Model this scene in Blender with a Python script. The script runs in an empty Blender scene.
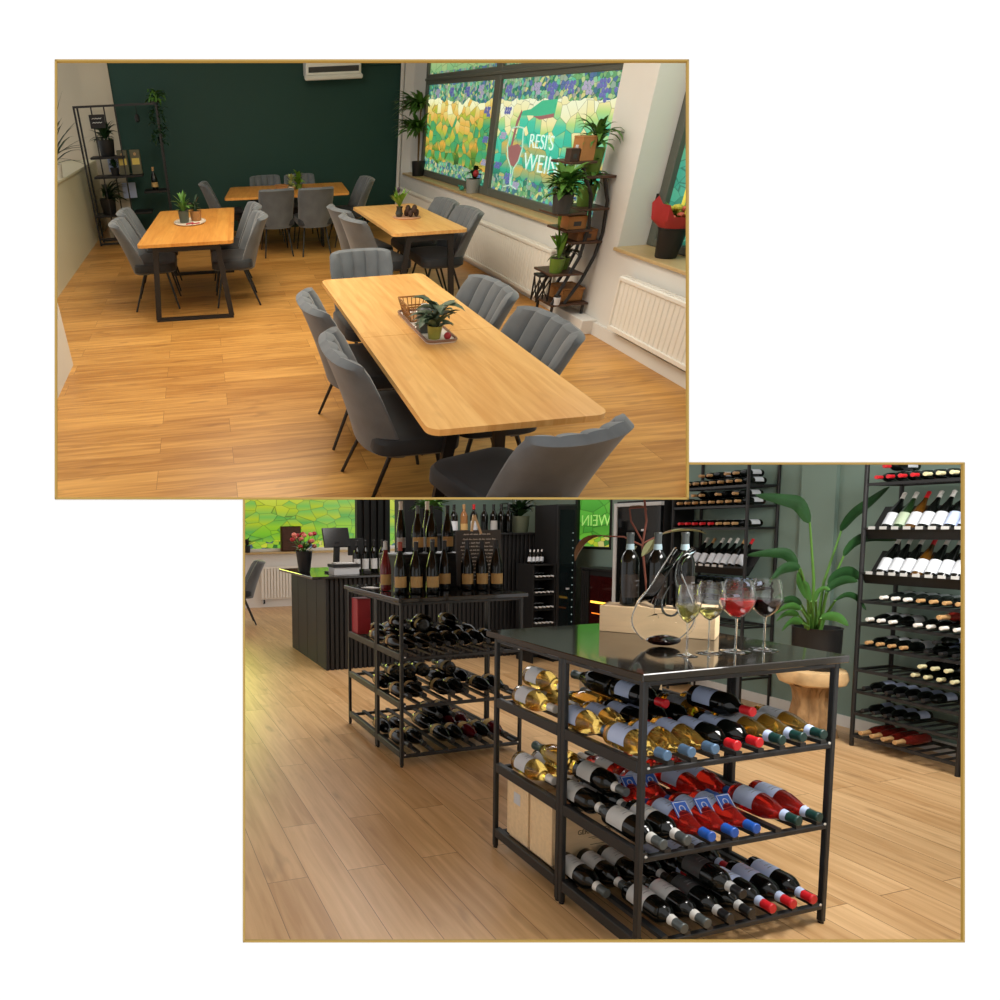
import bpy, bmesh, math, random
from mathutils import Matrix, Vector
R = math.radians
PI = math.pi
SC = bpy.context.scene
COL = SC.collection

# ------------------------------------------------------------------ camera, world, exposure
# The wine shop is seen through a large white partition wall with two gilt-edged openings: the lower one looks into the
# sales room (level, world axes), the upper one into the dining room, which stands on a raked gallery behind it.
CAM_H = 1.60
AX = Matrix(((0.96367, -0.26664, -0.01537), (-0.03713, -0.07675, -0.99636), (0.26449, 0.96073, -0.08386)))   # camera right / down / forward in sales-room axes
A1 = Matrix(((0.99061, -0.13126, -0.03822), (-0.10927, -0.59223, -0.79833), (0.08215, 0.79501, -0.60101)))   # the same three in dining-room axes
cam_data = bpy.data.cameras.new('camera')
cam = bpy.data.objects.new('camera', cam_data); COL.objects.link(cam); SC.camera = cam
cam_data.sensor_width = 36.0
cam_data.lens = 36.0 * 0.640
cam_data.shift_x = 0.200
cam_data.shift_y = 0.080
cam_data.clip_start = 0.05
CM = Matrix((AX[0], -AX[1], -AX[2])).transposed().to_4x4()
CM.translation = Vector((0, 0, CAM_H))
cam.matrix_world = CM
Q = (AX.transposed() @ A1).to_4x4()
M2 = Matrix.Identity(4)                                            # sales room
M1 = Matrix.Translation((0, 0, CAM_H)) @ Q @ Matrix.Translation((0, 0, -1.85))   # dining room gallery

w = bpy.data.worlds.new('world'); SC.world = w; w.use_nodes = True
w.node_tree.nodes['Background'].inputs[0].default_value = (1, 1, 1, 1)
w.node_tree.nodes['Background'].inputs[1].default_value = 1.15
SC.view_settings.view_transform = 'Standard'
SC.view_settings.look = 'None'
SC.view_settings.exposure = 0.0
SC.view_settings.gamma = 1.0

def area_light(name, M, loc, target, sx, sy, power, color=(1, 1, 1), spread=180):
    d = bpy.data.lights.new(name, 'AREA'); d.shape = 'RECTANGLE'; d.size = sx; d.size_y = sy; d.energy = power; d.color = color; d.spread = math.radians(spread)
    o = bpy.data.objects.new(name, d); COL.objects.link(o)
    a, b = Vector(loc), Vector(target)
    o.matrix_world = M @ Matrix.Translation(a) @ (b - a).to_track_quat('-Z', 'Y').to_matrix().to_4x4()
    return o
NEUTRAL = (1.0, 0.97, 0.93); WARM = (1.0, 0.90, 0.74)
area_light('dining_overhead_fill', M1, (0.4, 6.6, 3.2), (0.4, 6.7, 0), 1.8, 4.8, 155, WARM)  # added lamp without a fitting, brightens the dining room from above
area_light('dining_daylight', M1, (3.2, 4.6, 2.9), (0.9, 5.0, 0.5), 1.6, 1.4, 16, (1.0, 0.98, 0.95))
area_light('sales_front_fill', M2, (2.7, 1.40, 2.15), (2.4, 2.35, 0.3), 1.0, 0.3, 15, NEUTRAL, 95)  # key light added out of view to brighten the nearest rack and floor
area_light('sales_rack_fill', M2, (4.2, 2.0, 2.15), (4.8, 3.2, 0.8), 0.8, 0.6, 17, NEUTRAL, 100)  # unseen fill, added to lift the side wall and its racks
area_light('sales_bar_fill', M2, (2.6, 5.6, 2.5), (2.6, 5.8, 0), 1.4, 1.4, 45, NEUTRAL)  # extra hidden lamp put in to light the counter zone
area_light('lime_window_daylight', M2, (1.0, 12.1, 2.0), (1.15, 5.0, 0.0), 3.0, 0.8, 7, (0.72, 0.80, 0.14), 50)

# ------------------------------------------------------------------ helpers
def lin(c):
    return tuple((x / 255 / 12.92) if x / 255 <= 0.04045 else ((x / 255 + 0.055) / 1.055) ** 2.4 for x in c[:3]) + (1.0,)

MATS = {}
def mat(name, rgb, rough=0.5, metal=0.0, noise=0.0, nscale=20.0, bump=0.0, bscale=60.0, sheen=0.0, trans=0.0, ior=1.45, spec=0.5, coat=0.0, emit=0.0, alpha=1.0, stretch=None):
    if name in MATS: return MATS[name]
    m = bpy.data.materials.new(name); m.use_nodes = True
    nt = m.node_tree; N = nt.nodes; L = nt.links
    b = N['Principled BSDF']
    c = lin(rgb)
    b.inputs['Base Color'].default_value = c
    b.inputs['Roughness'].default_value = rough
    b.inputs['Metallic'].default_value = metal
    b.inputs['IOR'].default_value = ior
    b.inputs['Specular IOR Level'].default_value = spec
    b.inputs['Sheen Weight'].default_value = sheen
    b.inputs['Sheen Roughness'].default_value = 0.4
    b.inputs['Transmission Weight'].default_value = trans
    b.inputs['Coat Weight'].default_value = coat
    b.inputs['Alpha'].default_value = alpha
    if emit:
        b.inputs['Emission Color'].default_value = c; b.inputs['Emission Strength'].default_value = emit
    tc = N.new('ShaderNodeTexCoord')
    vec = tc.outputs['Object']
    if stretch:
        mp = N.new('ShaderNodeMapping'); mp.inputs['Scale'].default_value = stretch
        L.new(vec, mp.inputs['Vector']); vec = mp.outputs['Vector']
    if noise:
        n = N.new('ShaderNodeTexNoise'); n.inputs['Scale'].default_value = nscale; n.inputs['Detail'].default_value = 5
        L.new(vec, n.inputs['Vector'])
        mx = N.new('ShaderNodeMix'); mx.data_type = 'RGBA'
        mx.inputs['A'].default_value = tuple(max(0, v * (1 - noise)) for v in c[:3]) + (1,)
        mx.inputs['B'].default_value = tuple(min(1, v * (1 + noise)) for v in c[:3]) + (1,)
        L.new(n.outputs['Fac'], mx.inputs['Factor']); L.new(mx.outputs['Result'], b.inputs['Base Color'])
    if bump:
        n2 = N.new('ShaderNodeTexNoise'); n2.inputs['Scale'].default_value = bscale
        L.new(vec, n2.inputs['Vector'])
        bp = N.new('ShaderNodeBump'); bp.inputs['Strength'].default_value = bump; bp.inputs['Distance'].default_value = 0.04 if bump > 0.7 else 0.01
        L.new(n2.outputs['Fac'], bp.inputs['Height']); L.new(bp.outputs['Normal'], b.inputs['Normal'])
    MATS[name] = m
    return m

def planks(name, ca, cb, cm, length, width, along_y, rough, grain=0.35, mortar=0.0016, knots=0.5):
    m = bpy.data.materials.new(name); m.use_nodes = True
    nt = m.node_tree; N = nt.nodes; L = nt.links; b = N['Principled BSDF']
    tc = N.new('ShaderNodeTexCoord'); mp = N.new('ShaderNodeMapping')
    if along_y: mp.inputs['Rotation'].default_value = (0, 0, R(90))
    L.new(tc.outputs['Object'], mp.inputs['Vector'])
    br = N.new('ShaderNodeTexBrick'); br.offset = 0.37; br.offset_frequency = 2
    br.inputs['Color1'].default_value = (0, 0, 0, 1); br.inputs['Color2'].default_value = (1, 1, 1, 1); br.inputs['Mortar'].default_value = (0.5, 0.5, 0.5, 1)
    br.inputs['Scale'].default_value = 1; br.inputs['Mortar Size'].default_value = mortar; br.inputs['Mortar Smooth'].default_value = 0.1
    br.inputs['Bias'].default_value = 0; br.inputs['Brick Width'].default_value = length; br.inputs['Row Height'].default_value = width
    L.new(mp.outputs['Vector'], br.inputs['Vector'])
    # grain stretched along the plank, shifted from plank to plank
    ad = N.new('ShaderNodeVectorMath'); ad.operation = 'MULTIPLY_ADD'
    ad.inputs[1].default_value = (1.1, 16, 1)
    L.new(mp.outputs['Vector'], ad.inputs[0])
    sc = N.new('ShaderNodeVectorMath'); sc.operation = 'SCALE'; sc.inputs['Scale'].default_value = 37
    L.new(br.outputs['Color'], sc.inputs[0]); L.new(sc.outputs['Vector'], ad.inputs[2])
    n = N.new('ShaderNodeTexNoise'); n.inputs['Scale'].default_value = 1.6; n.inputs['Detail'].default_value = 7; n.inputs['Distortion'].default_value = 0.5
    L.new(ad.outputs['Vector'], n.inputs['Vector'])
    mul = N.new('ShaderNodeMath'); mul.operation = 'MULTIPLY'; mul.inputs[1].default_value = 0.55
    sepc = N.new('ShaderNodeSeparateColor'); L.new(br.outputs['Color'], sepc.inputs['Color']); L.new(sepc.outputs['Red'], mul.inputs[0])
    mr = N.new('ShaderNodeMapRange'); mr.inputs['From Min'].default_value = 0.28; mr.inputs['From Max'].default_value = 0.72
    mr.inputs['To Min'].default_value = -grain; mr.inputs['To Max'].default_value = 0.45 + grain
    L.new(n.outputs['Fac'], mr.inputs['Value'])
    sm = N.new('ShaderNodeMath'); sm.operation = 'ADD'; sm.use_clamp = True
    L.new(mul.outputs[0], sm.inputs[0]); L.new(mr.outputs[0], sm.inputs[1])
    mx = N.new('ShaderNodeMix'); mx.data_type = 'RGBA'; mx.inputs['A'].default_value = lin(ca); mx.inputs['B'].default_value = lin(cb)
    L.new(sm.outputs[0], mx.inputs['Factor'])
    # darker knots
    n3 = N.new('ShaderNodeTexNoise'); n3.inputs['Scale'].default_value = 3.0; n3.inputs['Detail'].default_value = 2
    ad2 = N.new('ShaderNodeVectorMath'); ad2.operation = 'MULTIPLY'; ad2.inputs[1].default_value = (1, 3.2, 1)
    L.new(mp.outputs['Vector'], ad2.inputs[0]); L.new(ad2.outputs['Vector'], n3.inputs['Vector'])
    kr = N.new('ShaderNodeMapRange'); kr.inputs['From Min'].default_value = 0.62; kr.inputs['From Max'].default_value = 0.78; kr.inputs['To Max'].default_value = knots
    L.new(n3.outputs['Fac'], kr.inputs['Value'])
    mk = N.new('ShaderNodeMix'); mk.data_type = 'RGBA'; mk.inputs['B'].default_value = lin(cm)
    L.new(kr.outputs[0], mk.inputs['Factor']); L.new(mx.outputs['Result'], mk.inputs['A'])
    mm = N.new('ShaderNodeMix'); mm.data_type = 'RGBA'; mm.inputs['B'].default_value = lin(cm)
    L.new(br.outputs['Fac'], mm.inputs['Factor']); L.new(mk.outputs['Result'], mm.inputs['A'])
    L.new(mm.outputs['Result'], b.inputs['Base Color'])
    b.inputs['Roughness'].default_value = rough
    MATS[name] = m
    return m

def stained(name, u_axis, z0, z1, ramp, scale=7.0, border=22.0, strength=1.0, seed=0.0, detail=None):
    """leaded glass lit by the daylight behind it: cells of coloured glass between dark cames; local z gives the height"""
    m = bpy.data.materials.new(name); m.use_nodes = True
    nt = m.node_tree; N = nt.nodes; L = nt.links; b = N['Principled BSDF']
    tc = N.new('ShaderNodeTexCoord')
    mp = N.new('ShaderNodeMapping'); mp.inputs['Location'].default_value = (seed, seed, seed); mp.inputs['Scale'].default_value = (0.62, 0.62, 1)
    L.new(tc.outputs['Object'], mp.inputs['Vector'])
    def voro(s, feat):
        v = N.new('ShaderNodeTexVoronoi'); v.feature = feat; v.inputs['Scale'].default_value = s; v.inputs['Randomness'].default_value = 0.85
        L.new(mp.outputs['Vector'], v.inputs['Vector']); return v
    big, bige = voro(scale, 'F1'), voro(scale, 'DISTANCE_TO_EDGE')
    sml, smle = voro(border, 'F1'), voro(border, 'DISTANCE_TO_EDGE')
    sep = N.new('ShaderNodeSeparateXYZ'); L.new(tc.outputs['Object'], sep.inputs[0])
    hz = N.new('ShaderNodeMapRange'); hz.inputs['From Min'].default_value = z0; hz.inputs['From Max'].default_value = z1
    L.new(sep.outputs['Z'], hz.inputs['Value'])
    rc = N.new('ShaderNodeSeparateColor'); L.new(big.outputs['Color'], rc.inputs[0])
    jit = N.new('ShaderNodeMath'); jit.operation = 'MULTIPLY_ADD'; jit.inputs[1].default_value = 0.34; jit.inputs[2].default_value = -0.17
    L.new(rc.outputs[0], jit.inputs[0])
    hj = N.new('ShaderNodeMath'); hj.operation = 'ADD'; L.new(hz.outputs[0], hj.inputs[0]); L.new(jit.outputs[0], hj.inputs[1])
    cr = N.new('ShaderNodeValToRGB'); e = cr.color_ramp
    while len(e.elements) > 1: e.elements.remove(e.elements[-1])
    e.elements[0].position = ramp[0][0]; e.elements[0].color = lin(ramp[0][1])
    for p, c in ramp[1:]:
        q = e.elements.new(p); q.color = lin(c)
    L.new(hj.outputs[0], cr.inputs[0])
    # the vine border at the top and bottom: small cells in mixed colours
    cr2 = N.new('ShaderNodeValToRGB'); f = cr2.color_ramp
    f.elements[0].position = 0.0; f.elements[0].color = lin((92, 112, 160)); f.elements[1].position = 1.0; f.elements[1].color = lin((215, 205, 130))
    for p, c in detail or [(0.25, (40, 120, 95)), (0.45, (120, 175, 110)), (0.62, (160, 160, 150)), (0.8, (90, 190, 150))]:
        q = f.elements.new(p); q.color = lin(c)
    rs = N.new('ShaderNodeSeparateColor'); L.new(sml.outputs['Color'], rs.inputs[0]); L.new(rs.outputs[1], cr2.inputs[0])
    wob = N.new('ShaderNodeTexNoise'); wob.inputs['Scale'].default_value = 5.0; L.new(mp.outputs['Vector'], wob.inputs['Vector'])
    hw = N.new('ShaderNodeMath'); hw.operation = 'MULTIPLY_ADD'; hw.inputs[1].default_value = 0.16; L.new(wob.outputs['Fac'], hw.inputs[0]); L.new(hz.outputs[0], hw.inputs[2])
    bf = N.new('ShaderNodeValToRGB'); g = bf.color_ramp; g.interpolation = 'CONSTANT'
    g.elements[0].position = 0; g.elements[0].color = (1, 1, 1, 1); g.elements[1].position = 0.22; g.elements[1].color = (0, 0, 0, 1)
    q = g.elements.new(0.90); q.color = (1, 1, 1, 1)
    L.new(hw.outputs[0], bf.inputs[0])
    mixc = N.new('ShaderNodeMix'); mixc.data_type = 'RGBA'
    L.new(bf.outputs[0], mixc.inputs['Factor']); L.new(cr.outputs[0], mixc.inputs['A']); L.new(cr2.outputs[0], mixc.inputs['B'])
    def line(v, wd):
        a = N.new('ShaderNodeMapRange'); a.inputs['From Min'].default_value = wd * 0.5; a.inputs['From Max'].default_value = wd
        a.inputs['To Min'].default_value = 0.5; L.new(v.outputs['Distance'], a.inputs['Value']); return a
    la, lb = line(bige, 0.026), line(smle, 0.045)
    ml = N.new('ShaderNodeMix'); ml.data_type = 'FLOAT'
    L.new(bf.outputs[0], ml.inputs['Factor']); L.new(la.outputs[0], ml.inputs['A']); L.new(lb.outputs[0], ml.inputs['B'])
    val = N.new('ShaderNodeMix'); val.data_type = 'RGBA'; val.blend_type = 'MULTIPLY'; val.inputs['Factor'].default_value = 1
    L.new(mixc.outputs['Result'], val.inputs['A']); L.new(ml.outputs['Result'], val.inputs['B'])
    L.new(val.outputs['Result'], b.inputs['Emission Color']); b.inputs['Emission Strength'].default_value = strength
    b.inputs['Base Color'].default_value = (0.02, 0.02, 0.02, 1); b.inputs['Roughness'].default_value = 0.25
    MATS[name] = m
    return m

class MB:
    """collects shapes into one mesh"""
    def __init__(s): s.v = []; s.f = []; s.m = []; s.cur = 0
    def add(s, vs, fs, M=None):
        o = len(s.v)
        s.v += [tuple(M @ Vector(p)) if M else tuple(p) for p in vs]
        s.f += [tuple(o + i for i in f) for f in fs]; s.m += [s.cur] * len(fs)
        return s
    def box(s, x0, x1, y0, y1, z0, z1, M=None):
        return s.add([(x0, y0, z0), (x1, y0, z0), (x1, y1, z0), (x0, y1, z0), (x0, y0, z1), (x1, y0, z1), (x1, y1, z1), (x0, y1, z1)],
                     [(0, 3, 2, 1), (4, 5, 6, 7), (0, 1, 5, 4), (1, 2, 6, 5), (2, 3, 7, 6), (3, 0, 4, 7)], M)
    def cbox(s, x0, x1, y0, y1, z0, z1, c=0.004, M=None):
        """box with chamfered edges"""
        vs = []; fs = []
        P = [(x0, x1), (y0, y1), (z0, z1)]
        idx = {}
        for i in (0, 1):
            for j in (0, 1):
                for k in (0, 1):
                    p = [P[0][i], P[1][j], P[2][k]]; sg = [1 if i == 0 else -1, 1 if j == 0 else -1, 1 if k == 0 else -1]
                    for a in range(3):
                        q = list(p)
                        for b in range(3):
                            if b != a: q[b] += sg[b] * c
                        idx[(i, j, k, a)] = len(vs); vs.append(q)
        for a in range(3):
            b, d = (a + 1) % 3, (a + 2) % 3
            for e in (0, 1):
                loop = []
                for (u, v) in ((0, 0), (1, 0), (1, 1), (0, 1)):
                    k = [0, 0, 0]; k[a] = e; k[b] = u; k[d] = v
                    loop.append(idx[(k[0], k[1], k[2], a)])
                fs.append(tuple(loop if e else loop[::-1]))
            for u in (0, 1):
                for v in (0, 1):
                    k0 = [0, 0, 0]; k0[a] = 0; k0[b] = u; k0[d] = v
                    k1 = list(k0); k1[a] = 1
                    fs.append((idx[(*k0, b)], idx[(*k1, b)], idx[(*k1, d)], idx[(*k0, d)]))
        for i in (0, 1):
            for j in (0, 1):
                for k in (0, 1):
                    fs.append((idx[(i, j, k, 0)], idx[(i, j, k, 1)], idx[(i, j, k, 2)]))
        return s.add(vs, fs, M)
    def bar(s, a, b, w, h=None, up=(0, 0, 1)):
        h = h or w; a, b = Vector(a), Vector(b); d = (b - a)
        L = d.length; d.normalize(); u = Vector(up)
        if abs(d.dot(u)) > 0.98: u = Vector((0, 1, 0))
        x = d.cross(u).normalized(); z = x.cross(d)
        M = Matrix((x, d, z)).transposed().to_4x4(); M.translation = a
        return s.box(-w / 2, w / 2, 0, L, -h / 2, h / 2, M)
    def tube(s, pts, r, n=8, closed=False):
        pts = [Vector(p) for p in pts]; rr = r if isinstance(r, (list, tuple)) else [r] * len(pts)
        vs = []; fs = []; prev = None
        for i, p in enumerate(pts):
            a = pts[max(0, i - 1)]; b = pts[min(len(pts) - 1, i + 1)]
            d = (b - a).normalized()
            if prev is None:
                u = Vector((0, 0, 1)) if abs(d.z) < 0.9 else Vector((1, 0, 0))
            else: u = prev
            x = d.cross(u).normalized(); y = x.cross(d).normalized(); prev = y
            for k in range(n):
                t = 2 * PI * k / n
                vs.append(tuple(p + (x * math.cos(t) + y * math.sin(t)) * rr[i]))
        for i in range(len(pts) - 1):
            for k in range(n):
                fs.append((i * n + k, i * n + (k + 1) % n, (i + 1) * n + (k + 1) % n, (i + 1) * n + k))
        fs.append(tuple(range(n))[::-1]); fs.append(tuple((len(pts) - 1) * n + k for k in range(n)))
        return s.add(vs, fs)
    def lathe(s, prof, n=24, M=None, a0=0.0, a1=2 * PI):
        full = abs(a1 - a0 - 2 * PI) < 1e-6
        m = n if full else n + 1; vs = []; fs = []
        for r, z in prof:
            for k in range(m):
                t = a0 + (a1 - a0) * k / n
                vs.append((r * math.cos(t), r * math.sin(t), z))
        for i in range(len(prof) - 1):
            for k in range(n):
                k2 = (k + 1) % m
                fs.append((i * m + k, i * m + k2, (i + 1) * m + k2, (i + 1) * m + k))
        return s.add(vs, fs, M)
    def prism(s, poly, z0, z1, M=None):
        n = len(poly)
        vs = [(x, y, z0) for x, y in poly] + [(x, y, z1) for x, y in poly]
        fs = [tuple(range(n))[::-1], tuple(range(n, 2 * n))] + [(i, (i + 1) % n, n + (i + 1) % n, n + i) for i in range(n)]
        return s.add(vs, fs, M)
    def ball(s, c, r, n=8, sq=(1, 1, 1)):
        vs = []; fs = []
        for i in range(n + 1):
            t = PI * i / n
            for k in range(n * 2):
                p = 2 * PI * k / (n * 2)
                vs.append((c[0] + r * sq[0] * math.sin(t) * math.cos(p), c[1] + r * sq[1] * math.sin(t) * math.sin(p), c[2] + r * sq[2] * math.cos(t)))
        for i in range(n):
            for k in range(2 * n):
                fs.append((i * 2 * n + k, (i + 1) * 2 * n + k, (i + 1) * 2 * n + (k + 1) % (2 * n), i * 2 * n + (k + 1) % (2 * n)))
        return s.add(vs, fs)
    def leaf(s, base, d, L, W, droop=0.3, n=6, fold=0.25, twist=0.0, tip=1.0):
        """a blade with a midrib fold that bends down towards its tip"""
        p = Vector(base); d = Vector(d).normalized()
        side = d.cross(Vector((0, 0, 1)))
        side = side.normalized() if side.length > 1e-3 else Vector((1, 0, 0))
        if twist: side = Matrix.Rotation(twist, 3, d) @ side
        vs = []; fs = []; st = L / n
        for i in range(n + 1):
            t = i / n
            wd = W * (math.sin(PI * min(1, t ** 0.75 * 0.98 + 0.02)) ** 0.8) * 0.5
            up = side.cross(d).normalized()
            vs += [tuple(p - side * wd + up * wd * fold), tuple(p), tuple(p + side * wd + up * wd * fold)]
            p = p + d * st
            d = (d + Vector((0, 0, -droop / n * (0.5 + t) * 1.6))).normalized()
        for i in range(n):
            a = i * 3
            fs += [(a, a + 1, a + 4, a + 3), (a + 1, a + 2, a + 5, a + 4)]
        return s.add(vs, fs)
    def mesh(s, name, mats, smooth=True, sharp=35):
        me = bpy.data.meshes.new(name); me.from_pydata(s.v, [], s.f)
        if not isinstance(mats, (list, tuple)): mats = [mats]
        for m in mats: me.materials.append(m)
        for p, i in zip(me.polygons, s.m): p.material_index = i
        bm = bmesh.new(); bm.from_mesh(me); bmesh.ops.recalc_face_normals(bm, faces=bm.faces)
        if smooth:
            for f in bm.faces: f.smooth = True
            for e in bm.edges:
                if len(e.link_faces) == 2 and e.calc_face_angle(0) > R(sharp): e.smooth = False
        bm.to_mesh(me); bm.free()
        return me

def link(name, data, M=None, parent=None, label=None, cat=None, group=None, kind=None):
    o = bpy.data.objects.new(name, data); COL.objects.link(o)
    if parent is not None: o.parent = parent
    if M is not None:
        if parent is None: o.matrix_world = M
        else: o.matrix_local = M
    if label: o['label'] = label
    if cat: o['category'] = cat
    if group: o['group'] = group
    if kind: o['kind'] = kind
    return o
def thing(name, M, label, cat, group=None): return link(name, None, M, None, label, cat, group)
def part(name, mb, m, parent, smooth=True, label=None, M=None):
    return link(name, mb.mesh(name, m, smooth) if isinstance(mb, MB) else mb, M, parent, label)
def structure(name, mb, m, M, smooth=False): return link(name, mb.mesh(name, m, smooth), M, None, kind='structure')
def copy_tree(o, parent=None):
    c = o.copy(); COL.objects.link(c)
    if parent is not None: c.parent = parent
    for ch in list(o.children): copy_tree(ch, c)
    return c
def again(proto, M, label, group=None):
    c = copy_tree(proto); c.matrix_world = M; c['label'] = label
    if group: c['group'] = group
    return c
def T(x, y, z=0): return Matrix.Translation((x, y, z))
def RZ(a): return Matrix.Rotation(R(a), 4, 'Z')
def RX(a): return Matrix.Rotation(R(a), 4, 'X')
def RY(a): return Matrix.Rotation(R(a), 4, 'Y')
def rrect(x0, x1, y0, y1, r, n=6):
    out = []
    for cx, cy, a in ((x1 - r, y1 - r, 0), (x0 + r, y1 - r, 90), (x0 + r, y0 + r, 180), (x1 - r, y0 + r, 270)):
        for k in range(n + 1):
            t = R(a + 90 * k / n); out.append((cx + r * math.cos(t), cy + r * math.sin(t)))
    return out
def text_mesh(body, size, extrude=0.001, align='CENTER'):
    cu = bpy.data.curves.new('lettering', 'FONT'); cu.body = body; cu.size = size; cu.extrude = extrude; cu.align_x = align; cu.offset = -0.012 * size if size > 0.15 else 0
    o = bpy.data.objects.new('lettering', cu); COL.objects.link(o)
    bpy.context.view_layer.update()
    me = bpy.data.meshes.new_from_object(o.evaluated_get(bpy.context.evaluated_depsgraph_get()))
    bpy.data.objects.remove(o); return me
ORD = ['first', 'second', 'third', 'fourth', 'fifth', 'sixth', 'seventh', 'eighth', 'ninth', 'tenth', 'eleventh', 'twelfth']

# ------------------------------------------------------------------ materials
WHITE = mat('white_paint', (247, 247, 247), 0.7)
GOLD = mat('gilt_edge', (176, 142, 66), 0.45)
PLASTER = mat('white_plaster', (226, 226, 222), 0.8, noise=0.04, nscale=3)
GREENWALL = mat('dark_green_paint', (17, 62, 54), 0.6, noise=0.12, nscale=1.2)
SAGE = mat('sage_green_paint', (126, 148, 138), 0.75, noise=0.04, nscale=2)
BEIGE = mat('beige_plaster', (196, 188, 168), 0.8, noise=0.04, nscale=2)
CREAM = mat('cream_panel', (216, 212, 186), 0.6)
RADIATOR = mat('radiator_enamel', (236, 235, 228), 0.35)
STONE = mat('sill_stone', (196, 170, 124), 0.4, noise=0.15, nscale=14)
BLACK = mat('black_metal', (30, 30, 31), 0.42, noise=0.1, nscale=30)
SATIN = mat('satin_black_steel', (40, 41, 42), 0.36, 0.2)
BLACKMATT = mat('matt_black', (17, 17, 18), 0.6)
SLATBLACK = mat('black_stained_wood', (27, 27, 28), 0.5, noise=0.3, nscale=18, stretch=(6, 6, 0.6))
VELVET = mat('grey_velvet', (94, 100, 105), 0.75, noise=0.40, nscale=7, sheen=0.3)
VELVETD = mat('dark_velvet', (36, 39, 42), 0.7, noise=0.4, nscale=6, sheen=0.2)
OAK1 = planks('oak_table_top', (214, 156, 84), (238, 190, 118), (168, 110, 52), 6, 0.14, True, 0.32, 0.3, 0.0, 0.35)
OAK2 = planks('honey_oak_table_top', (196, 128, 50), (218, 156, 72), (150, 92, 34), 6, 0.14, True, 0.4, 0.3, 0.0, 0.35)
FLOOR1 = planks('honey_oak_planks', (168, 114, 50), (218, 164, 88), (122, 78, 34), 1.3, 0.25, False, 0.36, 0.24, mortar=0.0012, knots=0.6)
FLOOR2 = planks('pale_oak_planks', (182, 140, 92), (220, 182, 134), (122, 88, 52), 1.35, 0.19, True, 0.34, 0.22)
WALNUT = mat('dark_shelf_board', (74, 50, 36), 0.5, noise=0.4, nscale=8, stretch=(1, 8, 8))
PINE = mat('pine_crate', (226, 198, 156), 0.6, noise=0.18, nscale=6, stretch=(1, 9, 9))
TOPBLACK = mat('polished_black_top', (30, 27, 22), 0.09, noise=0.6, nscale=5, coat=0.3)
GLASSD = mat('dark_bottle_glass', (9, 11, 9), 0.08, spec=0.45)
GLASSG = mat('green_bottle_glass', (26, 46, 22), 0.1, coat=0.4)
GLASSA = mat('golden_wine_glass', (246, 206, 108), 0.02, trans=0.93, ior=1.36)
GLASSR = mat('rose_wine_glass', (222, 58, 50), 0.03, trans=0.8, ior=1.36)
PAPERW = mat('white_label_paper', (198, 202, 208), 0.6, noise=0.05, nscale=40)
PAPERG = mat('grey_label_paper', (182, 182, 180), 0.6, noise=0.06, nscale=40)
PAPERB = mat('bluish_label_paper', (176, 190, 220), 0.6, noise=0.06, nscale=40)
PAPERT = mat('tan_label_paper', (190, 156, 98), 0.6, noise=0.08, nscale=40)
PAPERD = mat('charcoal_label_paper', (60, 60, 60), 0.6, noise=0.1, nscale=40)
CAPR = mat('red_foil', (196, 30, 38), 0.35)
CAPW = mat('white_foil', (214, 212, 206), 0.4)
CAPG = mat('grey_foil', (84, 90, 90), 0.35, 0.3)
CAPB = mat('blue_foil', (34, 84, 170), 0.35)
CAPK = mat('black_foil', (26, 26, 27), 0.35)
CAPT = mat('tan_foil', (176, 138, 92), 0.4)
CAPC = mat('cream_foil', (206, 200, 158), 0.45)
CAPTEAL = mat('dark_teal_foil', (22, 56, 52), 0.35)
CAPSTEEL = mat('steel_blue_foil', (92, 122, 152), 0.35, 0.3)
CAPGOLD = mat('gold_foil', (206, 158, 62), 0.3, 0.6)
LEAFG = mat('green_leaf', (84, 128, 54), 0.45, noise=0.4, nscale=9)
LEAFD = mat('dark_green_leaf', (30, 58, 28), 0.4, noise=0.35, nscale=8)
LEAFBIRD = mat('deep_green_leaf', (36, 70, 36), 0.35, noise=0.35, nscale=8)
LEAFB = mat('fresh_green_leaf', (104, 148, 46), 0.45, noise=0.35, nscale=10)
LEAFDRY = mat('dried_leaf', (136, 140, 100), 0.7, noise=0.4, nscale=14)
LEAFBROWN = mat('brown_dried_leaf', (122, 92, 64), 0.7, noise=0.4, nscale=14)
POTK = mat('black_pot', (26, 26, 27), 0.5)
POTG = mat('olive_green_pot', (96, 124, 48), 0.35)
POTGREY = mat('grey_pot', (148, 150, 146), 0.5)
TERRA = mat('brown_stem', (96, 74, 48), 0.8)
SOIL = mat('potting_soil', (44, 34, 26), 0.95, noise=0.4, nscale=60)
RED = mat('red_paper', (168, 46, 52), 0.5, noise=0.2, nscale=12)
PINK = mat('pink_petal', (222, 130, 116), 0.6, noise=0.2, nscale=30)
YELLOWP = mat('yellow_petal', (198, 190, 70), 0.6, noise=0.4, nscale=30)
WICKER = mat('wicker', (160, 112, 62), 0.7, noise=0.5, nscale=90, bump=0.6, bscale=120)
CARD = mat('kraft_cardboard', (172, 118, 66), 0.7, noise=0.15, nscale=14)
TRAY = mat('light_tray', (206, 190, 170), 0.5)
CRYSTAL = mat('clear_glass', (255, 255, 255), 0.0, trans=1.0, ior=1.45)
WINE_RED = mat('red_wine', (24, 6, 10), 0.05, coat=0.3)
WINE_ROSE = mat('rose_wine', (226, 60, 56), 0.05, trans=0.5, ior=1.33)
WINE_WHITE = mat('white_wine', (214, 204, 120), 0.03, trans=0.8, ior=1.33)
CHALK = mat('chalk', (244, 244, 240), 0.9)
SLATE = mat('slate_board', (76, 78, 80), 0.75, noise=0.2, nscale=8)
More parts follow.
